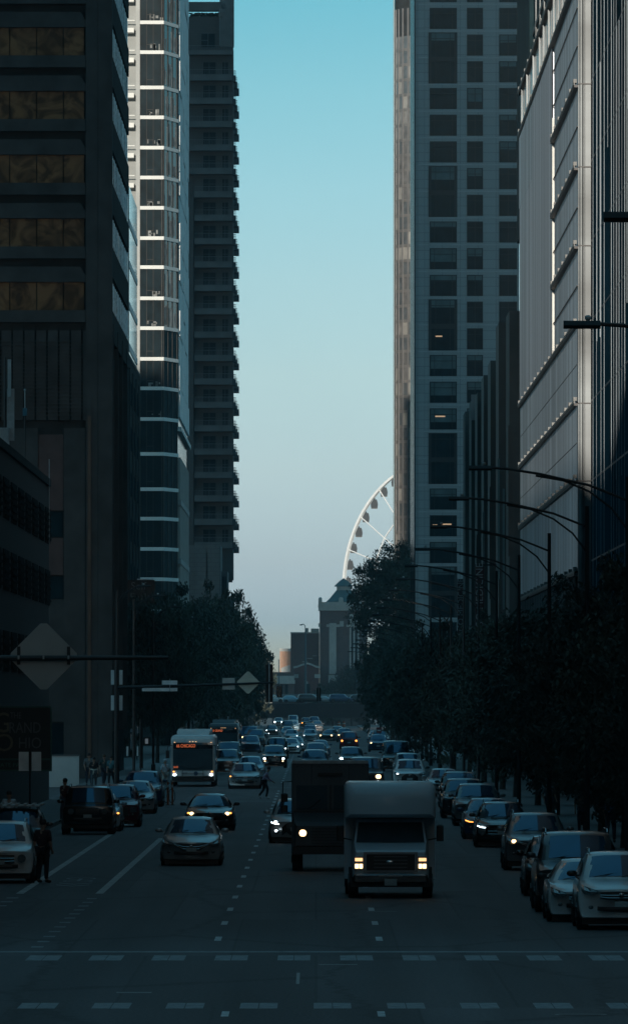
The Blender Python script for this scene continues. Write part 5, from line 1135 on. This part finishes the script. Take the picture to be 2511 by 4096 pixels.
def signal(x, y0, y1, Y, w, label):
    a = thing('traffic_signal', label, 'traffic signal', (0,0,0), 0, 'traffic signals')
    z0, z1 = pz(y1,Y), pz(y0,Y); X = px(x,Y); MB().cbox(X-w, X+w, Y-.1, Y+.15, z0, z1, .03).build('housing', BLACKM, a)
    n = max(3, int((z1-z0)/.36))
    for k in range(n):
        z = z0 + (z1-z0)*(k+.5)/n; MB().disc((X,Y+.16,z), w*.7, 'y', 14, .04).build('lens', mat('unlit signal lens', (.05,.02,.015), .2, noise=9, amt=.2), a)
        MB().tube([(X,Y+.15,z+w*.75),(X,Y+.38,z+w*.75)], w*.25, 6).build('visor', BLACKM, a)
    MB().tube([(X-.0,Y-.14,z0-.1),(X,Y-.14,z1+.1)], .03, 6).build('bracket', ALU, a)
signal(648, 1599, 1690, Y+.3, .2, 'long dark signal head seen from behind at the end of the left mast arm')
signal(672, 1651, 1679, 560, .18, 'small dark signal head just right of the long signal head')
signal(767, 1655, 1688, 640, .16, 'tiny dark signal head in front of the overpass cars')
signal(1075, 1500, 1530, 700, .3, 'dark box shaped signal among the far right lamp poles')
a = thing('self_park_sign', 'black blade sign with grey letters Self Park above the left trees', 'sign', (0,0,0)); Y = 600.0
MB().box(px(300,Y), px(372,Y), Y, Y+.15, pz(1452,Y), pz(1396,Y)).build('panel', mat('black sign face', (.008,.009,.01), .5, noise=3, amt=.2), a)
MB().box(px(330,Y), px(370,Y), Y-.1, Y+.2, pz(1396,Y), pz(1393,Y)).build('top_lamp', SIGW, a); LS2 = mat('sign letters', (.22,.22,.21), .6, noise=6, amt=.1)
text('lettering', 'Self', .78, LS2, a, (px(333,Y), Y-.03, pz(1411,Y))); text('lettering', 'Park', .78, LS2, a, (px(336,Y), Y-.03, pz(1437,Y)))
MB().box(px(290,Y), px(301,Y), Y+.02, Y+.12, pz(1410,Y), pz(1406,Y)).build('bracket', BLACKM, a)
a = thing('parking_plates', 'dark post carrying two pale square plates near the left edge', 'sign', (0,0,0)); Y = 286.0
MB().tube([(px(72,Y),Y,.15),(px(72,Y),Y,3.3)], .035, 6).build('post', BLACKM, a)
for x0, x1 in ((45,69),(76,99)): MB().box(px(x0,Y), px(x1,Y), Y+.04, Y+.06, pz(1856,Y), pz(1810,Y)).build('plate', SIGW, a)
a = thing('do_not_enter_sign', 'small dim red and white sign beside the road near the far blue crossover', 'sign', (0,0,0)); Y = 830.0
MB().tube([(px(974-60,Y)+.0,Y,.15),(px(914,Y),Y,2.9)], .04, 6).build('post', BLACKM, a); MB().box(px(906,Y), px(918,Y), Y-.06, Y-.04, pz(1765,Y), pz(1751,Y)).build('plate', mat('red sign face', (.16,.02,.02), .6, noise=3, amt=.2), a)
MB().box(px(908,Y), px(916,Y), Y-.075, Y-.061, pz(1759.5,Y), pz(1757,Y)).build('white_bar', WHITEP, a)
a = thing('pedestrian_signal', 'small walking figure signal glowing on the left corner', 'pedestrian signal', (0,0,0)); Y = 440.0
MB().tube([(px(343,Y)-.1,Y,.15),(px(343,Y)-.1,Y,4)], .05, 8).build('post', BLACKM, a); X_ = px(353.5-0,Y); xw = px(353,Y)
x_ = px(353,Y)
MB().cbox(x_-.2, x_+.2, Y-.1, Y+.1, 2.6, 3.05, .02).build('housing', BLACKM, a); MB().box(x_-.08, x_+.08, Y-.12, Y-.101, 2.68, 2.95).build('walking_figure', mat('dim white signal', (.3,.3,.3), .5, emit=(.8,.9,1), es=.08, noise=9, amt=.1), a)
# crates of street clutter: delineator posts
for i, (x, lab) in enumerate(((404,'orange delineator post, left one of the pair beside the bus'),(415,'orange delineator post, right one of the pair beside the bus'))):
    a = thing('delineator_post', lab, 'post', (px(x,394), 394, 0), 0, 'orange delineator posts'); OR = mat('orange plastic', (.42,.10,.03), .6, noise=4, amt=.2)
    MB().tube([(0,0,.04),(0,0,1.1)], [.045,.04], 8).build('tube', OR, a); MB().tube([(0,0,0),(0,0,.04)], [.13,.1], 10).build('base', BLKP, a); MB().tube([(0,0,.85),(0,0,.98)], .047, 8).build('band', WHITEP, a)
def bike(X, Y, rz, label):
    t = thing('bicycle', label, 'bicycle', (X, Y, 0), rz, 'docked bicycles'); FR = mat('pale blue bike frame', (.20,.40,.46), .4, .2, noise=4, amt=.1)
    for y in (0, 1.05):
        n = 20; g = MB(); g.rings([[(0 + .02*math.cos(2*math.pi*j/6), y + (.33+.02*math.sin(2*math.pi*j/6))*math.cos(2*math.pi*k/n), .34 + (.33+.02*math.sin(2*math.pi*j/6))*math.sin(2*math.pi*k/n)) for j in range(6)] for k in range(n+1)], cap=False)
        for k in range(8): g.tube([(0,y,.34),(0,y+.32*math.cos(k*.785),.34+.32*math.sin(k*.785))], .004, 3)
        g.build('wheel', TYRE, t)
    g = MB(); [g.tube(p, .02, 6) for p in ([(0,0,.34),(0,.25,.9)],[(0,.22,.8),(0,.55,.3)],[(0,.55,.3),(0,.75,.85)],[(0,.75,.85),(0,1.05,.34)],[(0,.55,.3),(0,1.05,.34)],[(0,.25,.85),(0,.72,.7)])]; g.build('frame', FR, t)
    MB().tube([(-.28,.3,1.0),(0,.22,.95),(.28,.3,1.0)], .016, 6).build('handlebar', BLKP, t); MB().ball((0,.76,.9), (.09,.13,.03), 8, 5).build('saddle', BLKP, t)
for i in range(4): bike(-7.75+.28*i*.9, 402+.5*i, R(12+6*i), 'pale blue rental bicycle, %s from the left in the row beside the orange posts' % ORD[i])

# ------------------------------------------------------------ people
SKIN = mat('skin', (.30,.17,.12), .55, noise=6, amt=.1)
def skin_obj(name, verts, edges, rad, m, parent, lvl=1):
    me = bpy.data.meshes.new(name); me.from_pydata(verts, edges, []); o = bpy.data.objects.new('tmp_skin', me); COL.objects.link(o)
    sk = o.modifiers.new('s', 'SKIN'); sb_ = o.modifiers.new('u', 'SUBSURF'); sb_.levels = lvl; sb_.render_levels = lvl
    lay = me.skin_vertices[0].data
    for i, r in enumerate(rad): lay[i].radius = (r, r) if not isinstance(r, tuple) else r
    lay[0].use_root = True
    bpy.context.view_layer.update(); nm = bpy.data.meshes.new_from_object(o.evaluated_get(bpy.context.evaluated_depsgraph_get()))
    bpy.data.objects.remove(o); nm.materials.clear(); nm.materials.append(m); nm.polygons.foreach_set('use_smooth', [True]*len(nm.polygons)); nm.name = name
    return link(name, nm, parent)
def person(label, X, Y, z, rz, top, legs, hair, pose='stand', H=1.7, skirt=False, short=True):
    t = thing('person', label, 'person', (X, Y, z), rz, None); k = H/1.7; t.scale = (k,k,k)
    # local: faces -y
    if pose == 'run': J = dict(pel=(0,0,.88), ch=(.10,0,1.22), nk=(.17,0,1.40), hd=(.23,0,1.50), tp=(.26,0,1.64), ls=(.13,-.17,1.33), le=(-.02,-.24,1.12), lw=(.18,-.25,.98), rs=(.13,.17,1.33), re=(.22,.22,1.06), rw=(.42,.18,.90), lh=(0,-.09,.86), lk=(.18,-.10,.52), lf=(.10,-.10,.10), lt=(.24,-.10,.04), rh=(0,.09,.86), rk=(-.02,.10,.50), rf=(-.28,.10,.16), rt=(-.16,.10,.04))
    elif pose == 'walk': J = dict(pel=(0,0,.90), ch=(0,-.03,1.24), nk=(0,-.04,1.44), hd=(0,-.06,1.54), tp=(0,-.05,1.68), ls=(-.18,-.03,1.37), le=(-.24,.06,1.10), lw=(-.24,-.06,.86), rs=(.18,-.03,1.37), re=(.24,-.06,1.10), rw=(.23,-.20,.90), lh=(-.09,0,.88), lk=(-.10,-.14,.50), lf=(-.10,-.16,.09), lt=(-.10,-.30,.04), rh=(.09,0,.88), rk=(.10,.05,.49), rf=(.10,.26,.12), rt=(.10,.14,.04))
    else: J = dict(pel=(0,0,.91), ch=(0,0,1.25), nk=(0,0,1.45), hd=(0,-.02,1.55), tp=(0,-.01,1.69), ls=(-.19,0,1.38), le=(-.25,.03,1.10), lw=(-.22,-.10,.90), rs=(.19,0,1.38), re=(.25,.03,1.10), rw=(.24,-.03,.86), lh=(-.09,0,.88), lk=(-.11,-.02,.50), lf=(-.12,.02,.09), lt=(-.14,-.13,.04), rh=(.09,0,.88), rk=(.11,-.02,.50), rf=(.12,.02,.09), rt=(.14,-.13,.04))
    N = list(J); ix = {n: i for i, n in enumerate(N)}
    R_ = dict(pel=.13, ch=.14, nk=.052, hd=.088, tp=.07, ls=.06, le=.042, lw=.028, rs=.06, re=.042, rw=.028, lh=.09, lk=.06, lf=.04, lt=.03, rh=.09, rk=.06, rf=.04, rt=.03)
    E = [('pel','ch'),('ch','nk'),('nk','hd'),('hd','tp'),('ch','ls'),('ls','le'),('le','lw'),('ch','rs'),('rs','re'),('re','rw'),('pel','lh'),('lh','lk'),('lk','lf'),('lf','lt'),('pel','rh'),('rh','rk'),('rk','rf'),('rf','rt')]
    V = [J[n] for n in N]; rad = [R_[n] for n in N]; EE = [(ix[a], ix[b]) for a, b in E]
    for s in ('l','r'):                    # palm, fingers and thumb continue the arm
        w = Vector(J[s+'w']); d = (w - Vector(J[s+'e'])).normalized(); sd = d.orthogonal().normalized()
        V.append(tuple(w + d*.06)); rad.append(.030); EE.append((ix[s+'w'], len(V)-1)); pm = len(V)-1
        for q in (-.028,-.01,.01,.028): V.append(tuple(w + d*.15 + sd*q*1.3)); rad.append(.009); EE.append((pm, len(V)-1))
        V.append(tuple(w + d*.09 + sd*.055)); rad.append(.010); EE.append((pm, len(V)-1))
    skin_obj('body', V, EE, rad, SKIN, t)
    def sub(nm, names, edges, radd, m):
        i2 = {n: i for i, n in enumerate(names)}; return skin_obj(nm, [J[n] for n in names], [(i2[a], i2[b]) for a, b in edges], radd, m, t)
    je = dict(J)
    sub('shirt', ['pel','ch','ls','le','rs','re'] + ([] if short else ['lw','rw']), [('pel','ch'),('ch','ls'),('ls','le'),('ch','rs'),('rs','re')] + ([] if short else [('le','lw'),('re','rw')]), [.150,.158,.082,.056,.082,.056] + ([] if short else [.040,.040]), top)
    sub('trousers', ['pel','lh','lk','lf','rh','rk','rf'], [('pel','lh'),('lh','lk'),('lk','lf'),('pel','rh'),('rh','rk'),('rk','rf')], [.146,.108,.078,.056,.108,.078,.056], legs)
    for s in ('l','r'):
        a, b = Vector(J[s+'f']), Vector(J[s+'t']); MB().tube([a + Vector((0,0,-.03)), b, b + (b-a)*.25], [.05,.045,.02], 8).build('shoe', WHITEP if pose == 'run' else BLKP, t, True)
    c = Vector(J['hd'])*.45 + Vector(J['tp'])*.55; MB().ball((c.x + (-.02 if pose=='run' else 0), c.y+(.015 if pose!='run' else 0), c.z+.02), (.098,.105,.10), 12, 8).build('hair', hair, t, True)
    f = Vector((0,-1,0)) if pose != 'run' else Vector((1,0,0)); sd = Vector((1,0,0)) if pose != 'run' else Vector((0,1,0)); h = Vector(J['hd'])
    MB().ball(tuple(h + f*.088 + Vector((0,0,.01))), .016, 6, 4).build('nose', SKIN, t); MB().box(*[v for a_, b_ in [((h+f*.084-sd*.022-Vector((0,0,.05))), (h+f*.09+sd*.022-Vector((0,0,.042))))] for v in (min(a_.x,b_.x), max(a_.x,b_.x)+.002, min(a_.y,b_.y), max(a_.y,b_.y)+.002, a_.z, b_.z)]).build('mouth', mat('lips', (.16,.06,.05), .5, noise=9, amt=.1), t)
    for q in (-1, 1):
        MB().ball(tuple(h + f*.082 + sd*.032*q + Vector((0,0,.032))), .010, 6, 4).build('eye', BLKP, t); MB().ball(tuple(h + sd*.092*q), (.014,.02,.028), 6, 4).build('ear', SKIN, t)
    return t
def cl(n, c): return mat(n + ' cloth', c, .85, noise=9, amt=.35)
HB = mat('dark hair', (.015,.012,.01), .6, noise=20, amt=.3); HBR = mat('brown hair', (.08,.04,.02), .6, noise=20, amt=.3)
PL = brickmat('plaid purple cloth', (.22,.14,.24), (.10,.06,.12), (.40,.34,.42), 1, .07, .07, .012)
p = person('person in a plaid purple shirt and black trousers running across beside the grey sedan', px(636,420), 420, 0, 0, PL, cl('black', (.012,.012,.014)), HB, 'run', 1.66, short=False)
person('person in a pale shirt and pale trousers standing in the road left of the bus', px(397,463), 463, 0, R(40), cl('pale blue shirt', (.42,.48,.52)), cl('pale trousers', (.30,.32,.30)), cl('pale cap', (.4,.42,.44)), 'stand', 1.68)
person('person in a black top with a pale jacket tied round the waist, left corner', px(226,461), 461, .15, 0, cl('black', (.012,.012,.014)), cl('grey jeans', (.08,.10,.11)), HB, 'walk', 1.66)
jk = MB().tube([(-.16,-.08,1.02),(0,-.165,.99),(.16,-.08,1.02),(.17,.08,1.02),(0,.16,1.0),(-.17,.08,1.02),(-.16,-.08,1.02)], .04, 8).tube([(0,-.17,.98),(-.05,-.19,.72)], [.05,.03], 6).build('tied_jacket', cl('pale jacket', (.5,.47,.40)), [o for o in bpy.data.objects if 'jacket tied' in str(o.get('label'))][0])
person('person with dark red hair in a dark top behind the one with the tied jacket', px(250,470), 470, .15, R(20), cl('dark green', (.03,.05,.05)), cl('dark jeans', (.03,.035,.05)), HBR, 'walk', 1.75)
person('person in a teal jacket at the right of the group on the left corner', px(268,468), 468, .15, R(-15), cl('teal', (.04,.13,.15)), cl('black', (.012,.012,.014)), HB, 'walk', 1.7)
person('person in a grey top at the left of the group on the left corner', px(214,472), 472, .15, R(10), cl('grey top', (.13,.13,.13)), cl('dark jeans', (.03,.035,.05)), HB, 'stand', 1.8)
person('person in dark maroon clothes standing beside the white vehicle at the left edge', px(103,227), 227, 0, R(150), cl('dark maroon', (.035,.012,.014)), cl('black', (.012,.012,.014)), HB, 'stand', 1.72)
person('person in dark jacket and pale shirt near the left edge under the parking sign', px(22,286), 286, .15, R(5), cl('pale blue shirt', (.42,.48,.52)), cl('black', (.012,.012,.014)), HB, 'stand', 1.7)
person('person in a dark red top walking on the pavement behind the black off-roader', px(158,330), 330, .15, R(-30), cl('dark red top', (.07,.016,.015)), cl('dark jeans', (.03,.035,.05)), HB, 'walk', 1.72)
pp = person('person with a blue backpack walking on the dark right pavement', px(1469,282), 282, .15, R(170), cl('dark green', (.03,.05,.05)), cl('dark jeans', (.03,.035,.05)), HB, 'walk', 1.75)
bp = MB().cbox(-.16, .16, .13, .27, 1.0, 1.42, .04).build('backpack', cl('blue', (.05,.14,.22))); bp.location = pp.location; bp.rotation_euler = pp.rotation_euler; bp.scale = pp.scale; tag(bp, 'blue backpack on the back of the person on the right pavement', 'backpack')
for i, (xx, Y) in enumerate(((1400,300),(1320,330),(985,900),(1010,760))):
    person(['person standing between the dark trunks on the right pavement','person in dark clothes behind the grey crossover on the right pavement','distant person on the right pavement, farthest back','distant person on the right pavement behind the far parked cars'][i], px(xx,Y) if px(xx,Y) > 8.4 else 8.9+i*.2, Y, .15, R(30*i), cl('grey top', (.13,.13,.13)), cl('dark jeans', (.03,.035,.05)), HB, 'walk', 1.7)
for i, (xx, Y) in enumerate(((893,1540),(905,1545))):
    a = thing('traffic_barrel', 'orange barrel with white bands on the far right kerb, %s' % ('left one' if i == 0 else 'right one'), 'barrel', (px(xx,Y)-6.0, Y, 0), 0, 'orange traffic barrels')
    MB().tube([(0,0,0),(0,0,1.0)], [.3,.24], 12).build('drum', MATS['orange plastic'], a); MB().tube([(0,0,.55),(0,0,.7)], .285, 12).build('band', WHITEP, a)

# ------------------------------------------------------------ air, sun, sky, camera
HZ = bpy.data.materials.new('air haze'); HZ.use_nodes = True; nt = HZ.node_tree; nt.nodes.remove(nt.nodes['Principled BSDF'])
v = nt.nodes.new('ShaderNodeVolumePrincipled'); v.inputs['Color'].default_value = (.72,.86,.92,1); v.inputs['Density'].default_value = 0.95e-4; v.inputs['Anisotropy'].default_value = 0
nt.links.new(v.outputs['Volume'], nt.nodes['Material Output'].inputs['Volume'])
hz = MB().box(-3100, 3100, -950, 2950, -5, 240).build('haze', HZ); hz['kind'] = 'stuff'; hz['label'] = 'thin blue evening haze filling the street'; hz.display_type = 'WIRE'

PHI, EL = R(8), R(9)
sd = bpy.data.lights.new('Sun', 'SUN'); sd.energy = 4.5; sd.angle = R(.5); sd.color = (1, .92, .80)
so = bpy.data.objects.new('Sun', sd); COL.objects.link(so)
dirv = Vector((math.sin(PHI)*math.cos(EL), math.cos(PHI)*math.cos(EL), -math.sin(EL))); so.rotation_euler = dirv.to_track_quat('-Z', 'Y').to_euler(); so.location = (-300, -300, 300)
w = bpy.data.worlds.new('World'); SC.world = w; w.use_nodes = True; nt = w.node_tree; bg = nt.nodes['Background']
sky = nt.nodes.new('ShaderNodeTexSky'); sky.sky_type = 'NISHITA'; sky.sun_disc = False; sky.sun_elevation = EL; sky.sun_rotation = math.pi + PHI; sky.altitude = 200; sky.air_density = 1.0; sky.dust_density = .6; sky.ozone_density = 2.0
tc = nt.nodes.new('ShaderNodeTexCoord'); mp = nt.nodes.new('ShaderNodeMapping'); mp.inputs['Scale'].default_value = (1,1,5.5)
nt.links.new(tc.outputs['Generated'], mp.inputs['Vector']); nt.links.new(mp.outputs['Vector'], sky.inputs['Vector'])
tint = nt.nodes.new('ShaderNodeMix'); tint.data_type = 'RGBA'; tint.blend_type = 'MULTIPLY'; tint.inputs[0].default_value = 1; tint.inputs[7].default_value = (.85,1.12,1.05,1)
nt.links.new(sky.outputs[0], tint.inputs[6])
sp = nt.nodes.new('ShaderNodeSeparateXYZ'); nt.links.new(tc.outputs['Generated'], sp.inputs[0]); ml = nt.nodes.new('ShaderNodeMath'); ml.operation = 'MULTIPLY'; ml.inputs[1].default_value = 10; ml.use_clamp = True
nt.links.new(sp.outputs['Z'], ml.inputs[0]); cr = nt.nodes.new('ShaderNodeValToRGB'); nt.links.new(ml.outputs[0], cr.inputs['Fac'])   # evening air grading near the horizon
GRADE = [(0.095, (0.2483, 0.2157, 0.3448)), (0.1675, (0.3931, 0.2714, 0.3258)), (0.2775, (0.6341, 0.4015, 0.37)), (0.3925, (0.8164, 0.5283, 0.4269)), (0.5025, (0.8918, 0.6298, 0.4933)), (0.617, (0.8834, 0.728, 0.5667)), (0.7295, (0.7659, 0.7881, 0.6165)), (0.841, (0.5668, 0.8139, 0.6559)), (1.0, (0.603, 0.904, 0.791))]
while len(cr.color_ramp.elements) < len(GRADE): cr.color_ramp.elements.new(.5)
for e, (p, c) in zip(cr.color_ramp.elements, GRADE): e.position = p; e.color = (*c, 1)
t2 = nt.nodes.new('ShaderNodeVectorMath'); t2.operation = 'MULTIPLY'; nt.links.new(tint.outputs[2], t2.inputs[0]); nt.links.new(cr.outputs['Color'], t2.inputs[1])
t3 = nt.nodes.new('ShaderNodeVectorMath'); t3.operation = 'SCALE'; t3.inputs['Scale'].default_value = 3; nt.links.new(t2.outputs['Vector'], t3.inputs[0]); nt.links.new(t3.outputs['Vector'], bg.inputs['Color']); bg.inputs['Strength'].default_value = .12
cam = bpy.data.cameras.new('Camera'); co = bpy.data.objects.new('Camera', cam); COL.objects.link(co); SC.camera = co
co.location = (0, 0, CH); co.rotation_euler = (R(90), 0, 0); cam.sensor_fit = 'HORIZONTAL'; cam.sensor_width = 36; cam.lens = 36*F/1511.0
cam.shift_y = (CY-1232)/1511.0; cam.shift_x = -(CX-755.5)/1511.0; cam.clip_start = 1; cam.clip_end = 20000
SC.view_settings.view_transform = 'Standard'; SC.view_settings.look = 'None'; SC.view_settings.exposure = 0; SC.view_settings.gamma = 1
SC.cycles.use_denoising = True; SC.cycles.max_bounces = 6; SC.cycles.diffuse_bounces = 3; SC.cycles.glossy_bounces = 3; SC.cycles.volume_bounces = 0; SC.cycles.sample_clamp_indirect = 4
SC.cycles.use_light_tree = True
